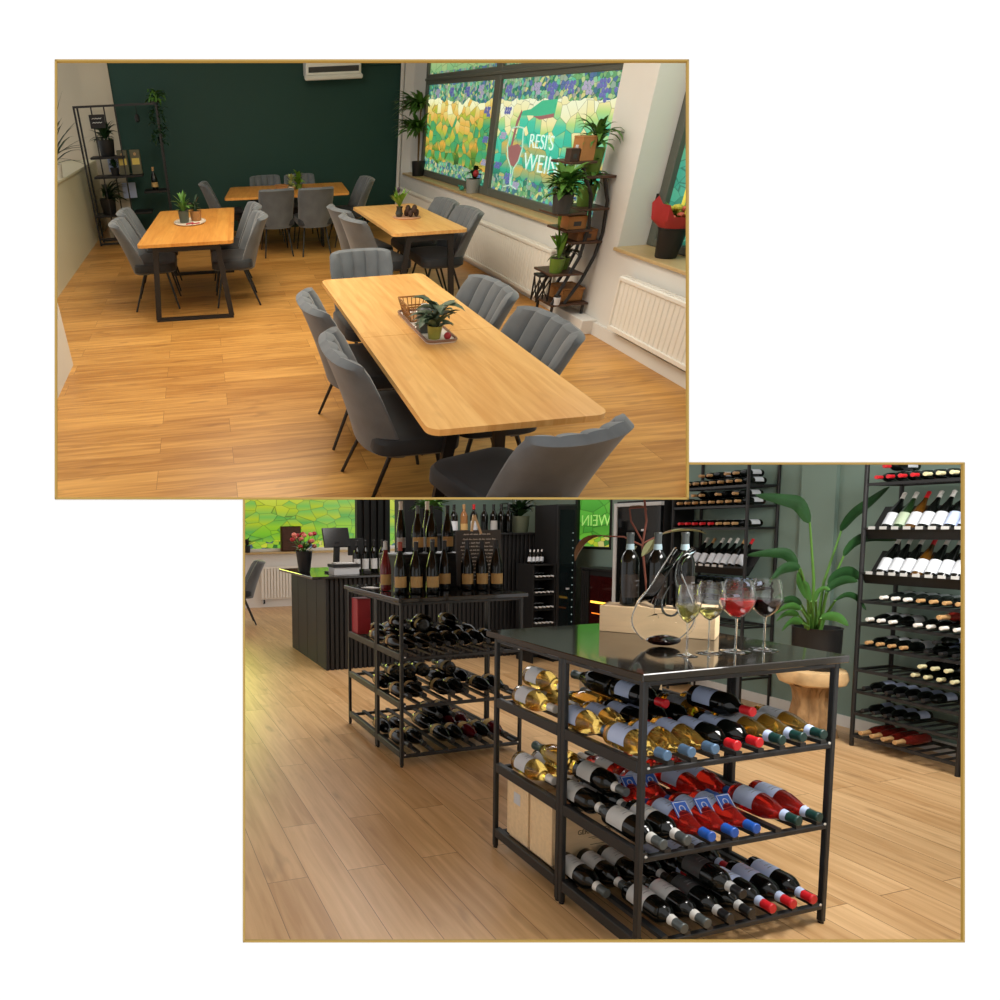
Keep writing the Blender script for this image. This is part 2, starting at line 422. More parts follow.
INK = mat('black_ink', (40, 30, 24), 0.8)

# ------------------------------------------------------------------ the partition wall with its two openings
WD = 1.70                                                          # metres from the viewer
MW = CM @ T(0, 0, -WD)
def wp(u, v): return ((u - 300) / 640 * WD, -(v - 580) / 640 * WD)
xs = [-900, 56, 244, 687.5, 963, 1900]; ys = [-600, 61.5, 463.5, 498.5, 941, 1140]
solid = {}
for i in range(5):
    for j in range(5):
        hole = (1 <= i <= 2 and 1 <= j <= 2) or (2 <= i <= 3 and j == 3) or (i == 3 and j == 2)
        solid[i, j] = not hole
solid[3, 1] = True
b = MB()
for i in range(5):
    for j in range(5):
        h0 = 1 <= i <= 2 and 1 <= j <= 2
        h1 = 2 <= i <= 3 and 2 <= j <= 3
        if h0 or h1: continue
        (x0, y0), (x1, y1) = wp(xs[i], ys[j]), wp(xs[i + 1], ys[j + 1])
        b.box(x0, x1, y1, y0, -0.004, 0)
structure('wall_front', b, WHITE, MW)
def edge(u0, v0, u1, v1):
    w_ = 1.0
    (x0, y0), (x1, y1) = wp(u0 - w_, v0 - w_), wp(u1 + w_, v1 + w_)
    b.cbox(x0, x1, y1, y0, -0.004, 0.003, 0.0006)
b = MB(); edge(56, 61, 687.5, 61); edge(56, 498.5, 687.5, 498.5); edge(56, 61, 56, 498.5); edge(687.5, 61, 687.5, 498.5)
structure('trim_1', b, GOLD, MW)
b = MB(); edge(689.5, 463.5, 963, 463.5); edge(963, 463.5, 963, 941); edge(244, 941, 963, 941); edge(244, 500.5, 244, 941)
structure('trim_2', b, GOLD, MW)

# ------------------------------------------------------------------ dining room: shell
SEAM = [Vector((-1.068, 3.512, 0)), Vector((2.463, 2.802, 0))]      # where the gallery floor ends at the partition
SEAM_N = (SEAM[1] - Vector((0, 0, 1.85))).cross(SEAM[0] - Vector((0, 0, 1.85))).normalized()
if SEAM_N.y < 0: SEAM_N = -SEAM_N
def cut_at_partition(root):
    """what would stand past the gallery's edge is not built"""
    for o in [root] + list(root.children_recursive):
        if o.type != 'MESH': continue
        W = M1.inverted() @ o.matrix_world
        if all((W @ v.co - SEAM[0]).dot(SEAM_N) > 0 for v in o.data.vertices): continue
        o.data = o.data.copy()
        bm = bmesh.new(); bm.from_mesh(o.data); I = W.inverted()
        res = bmesh.ops.bisect_plane(bm, geom=bm.verts[:] + bm.edges[:] + bm.faces[:], dist=1e-6, plane_co=I @ SEAM[0],
                                     plane_no=(I.to_3x3() @ SEAM_N).normalized(), clear_inner=True)
        ed = [e for e in res['geom_cut'] if isinstance(e, bmesh.types.BMEdge)]
        if ed: bmesh.ops.holes_fill(bm, edges=ed)
        if not bm.faces: bpy.data.objects.remove(o); continue
        bm.to_mesh(o.data); bm.free()

b = MB(); poly = [(-2.6, 3.82), (-1.068, 3.512), (2.463, 2.802), (2.72, 3.19), (3.5, 3.55), (3.5, 16.5), (-4.5, 16.5), (-4.5, 3.9)]
b.add([(x, y, 0) for x, y in poly], [tuple(range(len(poly)))])
structure('floor_1', b, FLOOR1, M1)
# the boarded ledge and the cheek that join the gallery floor to the partition wall
def w1(u, v): return M1.inverted() @ MW @ Vector((*wp(u, v), -0.006))
b = MB(); b.add([(-1.068, 3.512, 0), (2.463, 2.802, 0), w1(687.5, 498.9), w1(56, 498.9)], [(0, 1, 2, 3)]); structure('floor_3', b, FLOOR1, M1)
b = MB(); b.add([(2.463, 2.802, 0), (2.72, 3.19, 0), w1(688.2, 463.5), w1(688.2, 498.9)], [(0, 1, 2, 3)]); structure('trim_7', b, PLASTER, M1)
X = 3.44
b = MB()
b.box(X, X + 0.45, 12.88, 13.2, 0.735, 3.4)
b.box(X, X + 0.45, 3.55, 13.2, -0.05, 0.735)
b.box(X, X + 0.45, 5.66, 6.18, 0.735, 3.4)
b.box(X + 0.15, X + 0.45, 12.10, 13.2, 0.735, 3.4)
b.box(X, X + 0.45, 6.18, 12.10, 2.62, 3.4)
b.box(X + 0.02, X + 0.45, 3.0, 5.66, 2.70, 3.4)
structure('wall_right', b, PLASTER, M1)
b = MB(); b.box(-1.27, 3.88, 12.95, 13.1, -0.05, 3.4); structure('wall_back', b, GREENWALL, M1)
b = MB(); b.box(-1.62, -1.27, 13.0, 13.12, -0.05, 3.4); b.box(-1.33, -1.27, 12.93, 13.0, -0.05, 3.4); structure('wall_back_end', b, BEIGE, M1)
b = MB(); b.box(-4.6, -1.6, 15.2, 15.3, -0.05, 3.4); b.box(-1.72, -1.62, 13.0, 15.2, -0.05, 3.4); structure('wall_hall', b, BEIGE, M1)
b = MB(); b.box(-2.10, -1.93, 6.3, 14.6, 0, 1.06); b.cbox(-2.6, -1.90, 6.3, 14.6, 1.06, 1.095, 0.006); structure('wall_left', b, CREAM, M1)
b = MB(); b.box(-1.75, -1.345, 4.3, 6.03, 0, 1.06); structure('wall_left_end', b, mat('white_side_panel', (214, 212, 204), 0.6), M1)
b = MB(); b.box(X - 0.03, X, 6.3, 12.95, 0, 0.10); b.box(X - 0.03, X, 3.55, 5.72, 0, 0.105); b.cbox(X - 0.14, X, 5.72, 6.35, 0, 0.125, 0.004)
structure('baseboard_right', b, PLASTER, M1)
b = MB(); b.cbox(X - 0.04, X + 0.17, 6.20, 12.62, 0.735, 0.765, 0.004); structure('trim_3', b, STONE, M1)
b = MB(); b.cbox(X - 0.04, X + 0.30, 3.55, 5.66, 0.712, 0.738, 0.004); structure('trim_4', b, STONE, M1)
b = MB(); b.tube([(3.40, 12.9, 0), (3.40, 12.9, 3.2)], 0.03, 10); structure('trim_5', b, PLASTER, M1)

FRAME = mat('window_frame_grey', (92, 96, 88), 0.45)
XG = X + 0.16
def pane(name, y0, y1, z0, z1, m, parent, xg=XG):
    b = MB(); b.box(xg, xg + 0.012, y0, y1, z0, z1); return part(name, b, m, parent, False)
win = link('window_1', None, M1, kind='structure')
b = MB()
for y0, y1 in ((6.18, 6.28), (9.06, 9.24), (12.02, 12.10)): b.cbox(XG - 0.04, XG + 0.06, y0, y1, 0.765, 2.62, 0.008)
for z0, z1 in ((0.765, 0.85), (1.935, 2.06), (2.55, 2.62)): b.cbox(XG - 0.035, XG + 0.055, 6.2, 12.08, z0, z1, 0.008)
b.cbox(XG - 0.06, XG - 0.03, 6.2, 12.08, 1.985, 2.015, 0.004)
part('window_frame', b, FRAME, win, False)
st_a = stained('leaded_glass_vineyard', 'y', 0.85, 1.93, [(0.0, (52, 84, 40)), (0.14, (96, 140, 50)), (0.24, (224, 168, 66)), (0.33, (84, 160, 84)), (0.45, (60, 158, 110)), (0.56, (172, 184, 62)), (0.66, (226, 178, 84)), (0.76, (226, 214, 128)), (0.88, (240, 240, 190))], 9.0, 26, 1.05, 0.3)
st_b = stained('leaded_glass_bottle', 'y', 0.85, 1.93, [(0.0, (40, 120, 96)), (0.16, (56, 168, 132)), (0.30, (204, 176, 90)), (0.36, (54, 182, 150)), (0.52, (74, 196, 160)), (0.62, (178, 214, 128)), (0.68, (236, 226, 160)), (0.86, (238, 240, 202))], 8.5, 26, 1.05, 5.1)
st_c = stained('leaded_glass_transom', 'y', 2.0, 2.6, [(0.0, (120, 190, 130)), (0.5, (190, 210, 140)), (1.0, (150, 200, 150))], 6.0, 20, 0.85, 2.2)
pane('pane', 9.24, 12.02, 0.85, 1.935, st_a, win); pane('pane', 6.28, 9.06, 0.85, 1.935, st_b, win)
pane('pane', 9.24, 12.02, 2.06, 2.55, st_c, win); pane('pane', 6.28, 9.06, 2.06, 2.55, st_c, win)
rng = random.Random(4)
grape = mat('violet_glass', (96, 104, 164), 0.3, emit=0.6)
grape2 = mat('lilac_glass', (150, 150, 176), 0.3, emit=0.65)
for k, (yy, zz, n) in enumerate([(11.55, 1.86, 3), (10.9, 1.87, 3), (10.25, 1.87, 3), (9.75, 1.88, 4), (9.45, 1.66, 3), (9.42, 1.36, 2), (9.38, 1.12, 2), (8.85, 1.86, 3), (8.80, 1.66, 2), (8.85, 1.42, 2), (8.90, 1.12, 2), (8.55, 1.03, 3), (8.1, 1.87, 3), (7.75, 1.86, 4), (7.35, 1.87, 3), (7.0, 1.86, 3), (6.72, 1.87, 5), (6.4, 1.84, 3), (8.3, 0.96, 2)]):
    b = MB()
    for r in range(n):
        for q in range(max(1, 3 - r // 2)):
            b.ball((XG - 0.004, yy + (q - 1) * 0.06 + 0.03 * (r % 2) + rng.uniform(-.01, .01), zz - r * 0.034), 0.024, 5, (0.15, 1.35, 0.85))
    part('grape_cluster', b, grape if k % 3 else grape2, win)
# the bottle, the pouring wine and the goblet set into the second pane, with the shop's lettering
def yz(poly, x0, x1, mb):
    n = len(poly); mb.add([(x0, y, z) for y, z in poly] + [(x1, y, z) for y, z in poly], [tuple(range(n))[::-1], tuple(range(n, 2 * n))] + [(i, (i + 1) % n, n + (i + 1) % n, n + i) for i in range(n)])
b = MB(); yz([(8.42, 1.60), (8.38, 1.645), (8.18, 1.66), (8.08, 1.69), (7.92, 1.735), (7.58, 1.745), (7.60, 1.60), (7.92, 1.575), (8.10, 1.605), (8.2, 1.605)], XG - 0.006, XG, b)
part('bottle_motif', b, mat('teal_glass_motif', (70, 176, 138), 0.3, emit=0.55), win, False)
b = MB(); yz([(8.40, 1.63), (8.48, 1.52), (8.56, 1.30), (8.60, 1.30), (8.52, 1.55), (8.42, 1.65)], XG - 0.008, XG - 0.001, b)
yz([(8.66, 1.30), (8.62, 1.21), (8.52, 1.13), (8.42, 1.12), (8.33, 1.19), (8.29, 1.31), (8.40, 1.34)], XG - 0.008, XG - 0.001, b)
yz([(8.10, 1.60), (7.92, 1.572), (7.60, 1.598), (7.60, 1.63), (7.9, 1.605)], XG - 0.009, XG - 0.001, b)
part('wine_motif', b, mat('wine_glass_motif', (150, 104, 104), 0.3, emit=0.5), win, False)
b = MB()
for pts in ([(8.62, 1.48), (8.69, 1.30), (8.63, 1.19), (8.50, 1.10), (8.47, 0.93)], [(8.30, 1.49), (8.26, 1.30), (8.32, 1.18), (8.43, 1.10), (8.46, 0.93)], [(8.62, 1.48), (8.46, 1.50), (8.30, 1.49)], [(8.66, 0.90), (8.46, 0.935), (8.28, 0.91)]):
    b.tube([(XG - 0.006, y, z) for y, z in pts], 0.007, 6)
part('goblet_motif', b, mat('pale_glass_motif', (176, 214, 196), 0.3, emit=0.55), win)
LETTER = mat('white_lettering', (196, 224, 218), 0.4, emit=0.7)
for body, yy, zz, sz, sx in (("RESI'S", 7.80, 1.32, 0.185, 1.35), ("WEIN", 7.74, 1.11, 0.235, 1.45)):
    me = text_mesh(body, sz, 0.003); me.materials.append(LETTER)
    link('lettering', me, Matrix(((0, 0, -1, XG - 0.006), (-sx, 0, 0, yy), (0, 1, 0, zz), (0, 0, 0, 1))), win)

win2 = link('window_2', None, M1, kind='structure')
XH = X + 0.30
b = MB(); b.cbox(XH - 0.05, XH + 0.05, 5.56, 5.66, 0.738, 2.7, 0.008); b.cbox(XH - 0.045, XH + 0.045, 3.3, 5.64, 0.738, 0.80, 0.008)
part('window_frame', b, FRAME, win2, False)
st_d = stained('leaded_glass_border', 'y', 0.6, 2.4, [(0.0, (52, 130, 100)), (0.3, (70, 180, 150)), (0.6, (110, 190, 140)), (1.0, (200, 214, 150))], 12, 18, 0.8, 9.0)
pane('pane', 3.3, 5.56, 0.80, 2.68, st_d, win2, XH)
b = MB(); b.box(XH - 0.01, XH, 5.36, 5.39, 0.8, 2.68); part('yellow_border', b, mat('yellow_glass', (206, 196, 72), 0.3, emit=0.6), win2, False)
for zz in (1.02, 1.28, 1.5):
    b = MB()
    for r in range(4):
        for q in range(2): b.ball((XH - 0.006, 5.22 + q * 0.055 + 0.02 * (r % 2), zz - r * 0.035), 0.026, 5, (0.15, 1.1, 0.9))
    part('grape_cluster', b, grape, win2)
b = MB(); b.tube([(XH - 0.05, 5.61, 0.98), (XH - 0.09, 5.61, 1.0), (XH - 0.09, 5.61, 1.12)], 0.010, 8); part('window_handle', b, BLACK, win2)

def radiator(y0, y1, z0, z1, label):
    r = thing('radiator', M1 @ T(0, y0, z0), label, 'radiator', 'white panel radiators under the windows')
    L_, H = y1 - y0, z1 - z0
    b = MB(); n = int(L_ / 0.062); prof = []
    for k in range(n):
        a = 0.02 + (L_ - 0.04) * k / n; s = (L_ - 0.04) / n
        prof += [(a, 0.0), (a + s * 0.25, 0.0), (a + s * 0.4, -0.010), (a + s * 0.85, -0.010)]
    vs = []; fs = []
    for i, (yy, dx) in enumerate(prof):
        vs += [(X - 0.095 - dx, yy, 0.03), (X - 0.095 - dx, yy, H - 0.03)]
        if i: fs.append((2 * i - 2, 2 * i, 2 * i + 1, 2 * i - 1))
    b.add(vs, fs)
    b.box(X - 0.088, X - 0.04, 0, L_, 0, H); b.cbox(X - 0.105, X - 0.04, 0, L_, H - 0.035, H - 0.005, 0.004); b.cbox(X - 0.105, X - 0.04, 0, L_, 0.0, 0.035, 0.004)
    b.box(X - 0.104, X - 0.06, 0, 0.02, 0, H - 0.01); b.box(X - 0.104, X - 0.06, L_ - 0.02, L_, 0, H - 0.01)
    part('panel', b, RADIATOR, r, False)
    b = MB()
    for k in range(int(L_ / 0.05)): b.box(X - 0.09, X - 0.045, 0.02 + k * 0.05, 0.045 + k * 0.05, H - 0.006, H + 0.004)
    part('top_grille', b, RADIATOR, r, False)
    b = MB(); b.box(X - 0.05, X - 0.001, 0.3, 0.36, H * 0.3, H * 0.7); part('wall_bracket', b, RADIATOR, r, False)
    b = MB(); b.box(X - 0.05, X - 0.001, L_ - 0.36, L_ - 0.3, H * 0.3, H * 0.7); part('wall_bracket', b, RADIATOR, r, False)
radiator(6.62, 12.62, 0.07, 0.555, 'long white ribbed radiator under the wide stained-glass window of the dining room')
radiator(3.75, 5.36, 0.15, 0.575, 'short white ribbed radiator under the sill with the wrapped flower bucket')

b = MB(); b.box(-4.6, 3.9, 4.2, 15.3, 3.4, 3.5); structure('ceiling', b, PLASTER, M1)

# ------------------------------------------------------------------ dining room: tables and chairs
def table(x0, x1, y0, y1, label, wood, seam=None, yaw=0, leg_in=0.10, along='Y', foot=None):
    cx, cy = (x0 + x1) / 2, (y0 + y1) / 2; a, c = (x1 - x0) / 2, (y1 - y0) / 2
    t = thing('dining_table', M1 @ T(cx, cy, 0) @ RZ(yaw), label, 'table', 'oak dining tables with black frames')
    if seam is None:
        b = MB(); b.prism(rrect(-a, a, -c, c, 0.055), 0.722, 0.75); part('tabletop', b, wood, t, True)
    else:
        s = seam - cy
        for q, (ya, yb) in enumerate(((-c, s - 0.0015), (s + 0.0015, c))):
            b = MB()
            pl = rrect(-a, a, -c, c, 0.06)
            pl = [p for p in pl if (p[1] < 0) == (q == 0)]
            pl = ([(-a, yb)] + sorted([p for p in pl if p[0] < 0], key=lambda p: -p[1]) + sorted([p for p in pl if p[0] > 0], key=lambda p: p[1]) + [(a, yb)]) if q == 0 else \
                 ([(a, ya)] + sorted([p for p in pl if p[0] > 0], key=lambda p: p[1]) + sorted([p for p in pl if p[0] < 0], key=lambda p: -p[1]) + [(-a, ya)])
            b.prism(pl, 0.722, 0.75); part('tabletop', b, wood, t, True)
    for sgn in (-1, 1):
        b = MB()
        if along == 'Y':
            yy = sgn * (c - leg_in); u, l = foot or (a - 0.17, a - 0.09)
            b.bar((-l, yy, 0.02), (-u, yy, 0.72), 0.055, 0.035, (0, 1, 0)); b.bar((l, yy, 0.02), (u, yy, 0.72), 0.055, 0.035, (0, 1, 0))
            b.bar((-l - 0.02, yy, 0.0175), (l + 0.02, yy, 0.0175), 0.04, 0.035); b.bar((-u - 0.03, yy, 0.69), (u + 0.03, yy, 0.69), 0.04, 0.05)
        else:
            xx = sgn * (a - leg_in); u, l = 0.14, 0.20
            b.bar((xx, -l, 0.02), (xx, -u, 0.72), 0.055, 0.035, (1, 0, 0)); b.bar((xx, l, 0.02), (xx, u, 0.72), 0.055, 0.035, (1, 0, 0))
            b.bar((xx, -l - 0.02, 0.0175), (xx, l + 0.02, 0.0175), 0.04, 0.035); b.bar((xx, -u, 0.69), (xx, u, 0.69), 0.04, 0.05)
        part('leg_frame', b, BLACK, t, False)
    b = MB()
    if along == 'Y': b.bar((0, -c + leg_in, 0.69), (0, c - leg_in, 0.69), 0.05, 0.03)
    else: b.bar((-a + leg_in, 0, 0.69), (a - leg_in, 0, 0.69), 0.05, 0.03)
    part('crossbar', b, BLACK, t, False)
    return t
t1 = table(0.800, 1.580, 2.36, 5.15, 'long two-leaf oak dining table in the foreground with a plant tray', OAK1, seam=3.66, leg_in=0.455, foot=(0.10, 0.17))
t2 = table(-0.655, 0.300, 7.15, 9.62, 'oak dining table by the cream half wall, round white tray on top', OAK2, yaw=-3)
t3 = table(1.80, 2.56, 6.89, 8.95, 'oak dining table beside the long radiator, tulip vase on top', OAK1, leg_in=0.045)
t4 = table(0.345, 2.13, 10.50, 11.95, 'honey oak dining table nearest the dark green wall', OAK2, yaw=-6, along='X', leg_in=0.36)

def chair_proto(W, D, H=0.87):
    """upholstered shell chair, front towards +Y"""
    t = thing('dining_chair', M1, 'grey velvet dining chair', 'chair', 'grey velvet dining chairs')
    # seat cushion
    b = MB(); n = 12; rows = []
    def seat_xy(k, m, inset):
        pl = rrect(-W / 2 + inset, W / 2 - inset, -D / 2 + inset, D / 2 - inset, 0.09, 5); return pl
    levels = [(0.02, 0.385), (0.0, 0.40), (0.0, 0.455), (0.012, 0.475), (0.05, 0.487), (0.12, 0.49)]
    vs = []; fs = []; m = len(seat_xy(0, 0, 0))
    for ins, z in levels:
        vs += [(x, y, z) for x, y in seat_xy(0, 0, ins)]
    for i in range(len(levels) - 1):
        for k in range(m): fs.append((i * m + k, i * m + (k + 1) % m, (i + 1) * m + (k + 1) % m, (i + 1) * m + k))
    fs.append(tuple(range(m))[::-1]); fs.append(tuple((len(levels) - 1) * m + k for k in range(m)))
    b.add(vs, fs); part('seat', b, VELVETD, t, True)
    # backrest shell: channelled front, smooth back
    nu, nv = 40, 10; th = 0.055
    def P(i, j, back):
        s = -1 + 2 * i / nu; v = j / nv
        lean = 0.13 * v + 0.05 * v * v
        wing = 0.13 * abs(s) ** 2.4 * (1 - 0.35 * v)
        rnd = 1 - 0.05 * max(0, v - 0.8) / 0.2 * abs(s) ** 4
        x = s * (W / 2) * (0.90 + 0.12 * v) * rnd
        y = -D / 2 + 0.03 - lean + wing
        z = 0.375 + (H - 0.375) * v - 0.02 * v * (abs(s) ** 6)
        ch = 0.0
        if not back:
            ph = (s * 0.5 + 0.5) * 5
            ch = 0.020 * abs(math.sin(PI * ph)) ** 0.45 * min(1, v * 3 + 0.1)
        nrm = Vector((-s * 0.45 * (1 if abs(s) > 0.3 else 0.5), 1, 0.15)).normalized()
        if back: 
            e = max(0.0, 1 - abs(s) ** 8) * th + 0.010
            p = Vector((x, y, z)) - nrm * e
        else: p = Vector((x, y, z)) + nrm * ch
        if j == nv: p.z -= 0.012
        return tuple(p)
    b = MB(); vs = []; fs = []
    for back in (0, 1):
        for j in range(nv + 1):
            for i in range(nu + 1): vs.append(P(i, j, back))
    o = (nu + 1) * (nv + 1); ix = lambda i, j, k: k * o + j * (nu + 1) + i
    for j in range(nv):
        for i in range(nu):
            fs.append((ix(i, j, 0), ix(i + 1, j, 0), ix(i + 1, j + 1, 0), ix(i, j + 1, 0))); fs.append((ix(i, j, 1), ix(i, j + 1, 1), ix(i + 1, j + 1, 1), ix(i + 1, j, 1)))
        for i, k in ((0, 0), (nu, 1)):
            a, c = ix(i, j, 0), ix(i, j + 1, 0); d, e = ix(i, j + 1, 1), ix(i, j, 1); fs.append((a, c, d, e))
    # rolled top edge
    base = len(vs)
    for i in range(nu + 1):
        p = (Vector(P(i, nv, 0)) + Vector(P(i, nv, 1))) / 2; vs.append((p.x, p.y, p.z + 0.018))
    for i in range(nu):
        fs.append((ix(i, nv, 0), ix(i + 1, nv, 0), base + i + 1, base + i)); fs.append((base + i, base + i + 1, ix(i + 1, nv, 1), ix(i, nv, 1)))
    fs.append((ix(0, nv, 0), base, ix(0, nv, 1))); fs.append((ix(nu, nv, 0), ix(nu, nv, 1), base + nu))
    for i in range(nu): fs.append((ix(i, 0, 0), ix(i, 0, 1), ix(i + 1, 0, 1), ix(i + 1, 0, 0)))
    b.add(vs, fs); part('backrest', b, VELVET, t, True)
    for sx in (-1, 1):
        for sy in (-1, 1):
            b = MB(); b.tube([(sx * (W / 2 - 0.10), sy * (D / 2 - 0.11), 0.39), (sx * (W / 2 - 0.045), sy * (D / 2 - (0.02 if sy > 0 else -0.05)), 0.0)], [0.013, 0.010], 8)
            part('leg', b, BLACK, t)
    b = MB()
    for sx in (-1, 1): b.bar((sx * (W / 2 - 0.10), -D / 2 + 0.1, 0.378), (sx * (W / 2 - 0.10), D / 2 - 0.1, 0.378), 0.025, 0.02)
    b.bar((-W / 2 + 0.1, D / 2 - 0.12, 0.378), (W / 2 - 0.1, D / 2 - 0.12, 0.378), 0.025, 0.02); b.bar((-W / 2 + 0.1, -D / 2 + 0.12, 0.378), (W / 2 - 0.1, -D / 2 + 0.12, 0.378), 0.025, 0.02)
    part('seat_frame', b, BLACK, t, False)
    return t
PROTO = {}
def chair(kind, x, y, yaw, label, cut=False):
    M = M1 @ T(x, y, 0) @ RZ(yaw)
    if kind not in PROTO:
        PROTO[kind] = chair_proto(*{'side': (0.70, 0.45), 'end': (0.50, 0.66), 'near': (0.455, 0.56)}[kind]); c = PROTO[kind]; c.matrix_world = M; c['label'] = label
    else: c = again(PROTO[kind], M, label)
    if y < 5:
        bpy.context.view_layer.update(); cut_at_partition(c)
    return c
chair('side', 0.93, 4.12, -90, 'grey velvet chair on the aisle side of the foreground table, farther of two')
chair('side', 0.93, 3.20, -90, 'grey velvet chair on the aisle side of the foreground table, nearer of two')
chair('side', 1.41, 4.16, 90, 'grey velvet chair between the foreground table and window, farther of two')
chair('side', 1.40, 3.32, 90, 'grey velvet chair between the foreground table and window, nearer of two')
chair('end', 1.17, 5.08, 180, 'grey velvet chair at the far head of the foreground table')
chair('near', 1.165, 2.41, 15, 'grey velvet chair seen from behind at the near head of the foreground table')
chair('side', -0.62, 8.05, -90, 'grey chair on the half-wall side of the round-tray table, nearer of two')
chair('side', -0.62, 8.90, -90, 'grey chair on the half-wall side of the round-tray table, farther of two')
chair('side', 0.22, 7.95, 90, 'grey chair on the inner side of the round-tray table, nearer of two')
chair('side', 0.22, 8.75, 90, 'grey chair on the inner side of the round-tray table, farther of two')
chair('side', 1.80, 7.36, -83, 'grey chair on the aisle side of the tulip-vase table, nearer of two')
chair('side', 1.80, 8.12, -83, 'grey chair on the aisle side of the tulip-vase table, farther of two')
chair('side', 2.38, 7.34, 90, 'grey chair between the tulip-vase table and radiator, nearer of two')
chair('side', 2.38, 8.10, 90, 'grey chair between the tulip-vase table and radiator, farther of two')
chair('end', 0.99, 10.66, 0, 'grey chair with its back to the room at the green-wall table, nearer the round-tray table')
chair('end', 1.53, 10.56, 0, 'grey chair with its back to the room at the green-wall table, nearer the window')
chair('end', 1.00, 11.80, 180, 'grey chair against the green wall behind the table, farther from window')
chair('end', 1.55, 11.72, 180, 'grey chair against the green wall behind the table, nearer the window')
chair('side', 0.36, 11.65, -90, 'grey chair at the half-wall end of the green-wall table')
chair('side', 2.10, 11.05, 90, 'grey chair at the window end of the green-wall table')
bpy.context.view_layer.update(); cut_at_partition(t1)

# ------------------------------------------------------------------ sales room: shell
b = MB(); b.add([(-2.5, 2.36, 0), (5.45, 0.17, 0), (6.2, 0.17, 0), (6.2, 12.6, 0), (-2.5, 12.6, 0)], [(0, 1, 2, 3, 4)]); structure('floor_2', b, FLOOR2, M2)
XW = 5.30
b = MB(); b.box(XW, XW + 0.15, 1.2, 6.02, -0.05, 2.45); b.box(XW, XW + 0.15, 6.02, 6.62, -0.05, 1.29); b.box(XW, XW + 0.15, 6.62, 8.1, -0.05, 2.45); b.box(XW - 0.035, XW, 3.66, 3.92, 0, 2.45)
structure('wall_side', b, SAGE, M2)
b = MB(); b.box(XW - 0.015, XW, 1.2, 4.9, 0, 0.085); structure('baseboard_side', b, PLASTER, M2)
b = MB(); b.box(4.05, XW, 7.95, 8.1, -0.05, 2.3); structure('wall_bar', b, SAGE, M2)
b = MB(); b.box(-2.5, 6.2, 12.4, 12.6, -0.05, 1.09); b.box(-2.5, -0.5, 12.4, 12.6, 1.09, 2.5); structure('wall_far', b, PLASTER, M2)
b = MB(); b.cbox(-0.6, 6.2, 12.28, 12.46, 1.06, 1.10, 0.004); structure('trim_6', b, STONE, M2)
w3 = link('window_3', None, M2, kind='structure')
lime = [(0.1, (52, 110, 50)), (0.3, (110, 190, 70)), (0.55, (160, 200, 50)), (0.8, (210, 214, 60))]
st_e = stained('leaded_glass_lime', 'x', 1.1, 2.5, [(0.0, (70, 130, 50)), (0.12, (120, 190, 40)), (0.25, (150, 200, 40)), (0.36, (90, 170, 70)), (0.48, (180, 200, 30)), (0.58, (120, 190, 80)), (0.7, (190, 205, 40)), (1.0, (210, 220, 80))], 5.5, 13, 0.85, 3.3, lime)
b = MB(); b.box(-0.5, 6.2, 12.46, 12.48, 1.16, 2.5); part('pane', b, st_e, w3, False)
b = MB(); b.cbox(-0.5, 6.2, 12.42, 12.5, 1.10, 1.165, 0.006); part('window_frame', b, PLASTER, w3, False)
w4 = link('window_4', None, M2, kind='structure')
st_f = stained('leaded_glass_green', 'y', 1.25, 2.3, [(0.0, (110, 190, 60)), (0.3, (70, 150, 50)), (0.5, (90, 180, 60)), (1.0, (140, 210, 80))], 6, 16, 0.75, 7.7, lime)
b = MB(); b.box(XW + 0.03, XW + 0.05, 6.02, 6.62, 1.29, 2.4); part('pane', b, st_f, w4, False)
b = MB(); b.cbox(XW - 0.01, XW + 0.06, 6.58, 6.62, 1.29, 2.4, 0.004); b.cbox(XW - 0.01, XW + 0.06, 6.02, 6.05, 1.29, 2.4, 0.004); b.cbox(XW - 0.012, XW + 0.06, 6.02, 6.62, 1.28, 1.31, 0.004); part('window_frame', b, BLACK, w4, False)
me = text_mesh("WEIN", 0.19, 0.002); me.materials.append(mat('lime_lettering', (170, 220, 120), 0.4, emit=0.7))
link('lettering', me, Matrix(((0, 0, -1, XW + 0.025), (1.0, 0, 0, 6.31), (0, 1, 0, 1.55), (0, 0, 0, 1))), w4)
r_ = thing('radiator', M2 @ T(2.6, 12.31, 0.16), 'white panel radiator on the far wall behind the slatted counter', 'radiator')
b = MB(); b.box(0, 1.0, 0.03, 0.08, 0, 0.64)
for k in range(16): b.box(0.01 + k * 0.0615, 0.05 + k * 0.0615, 0.0, 0.031, 0.03, 0.61)
part('panel', b, RADIATOR, r_, False); b = MB(); b.box(0, 1.0, -0.004, 0.08, 0.61, 0.65); part('top_grille', b, RADIATOR, r_, False)
b = MB(); b.tube([(0.06, 0.04, 0), (0.06, 0.04, -0.08), (0.06, 0.075, -0.08)], 0.018, 8); part('valve', b, BLACK, r_)

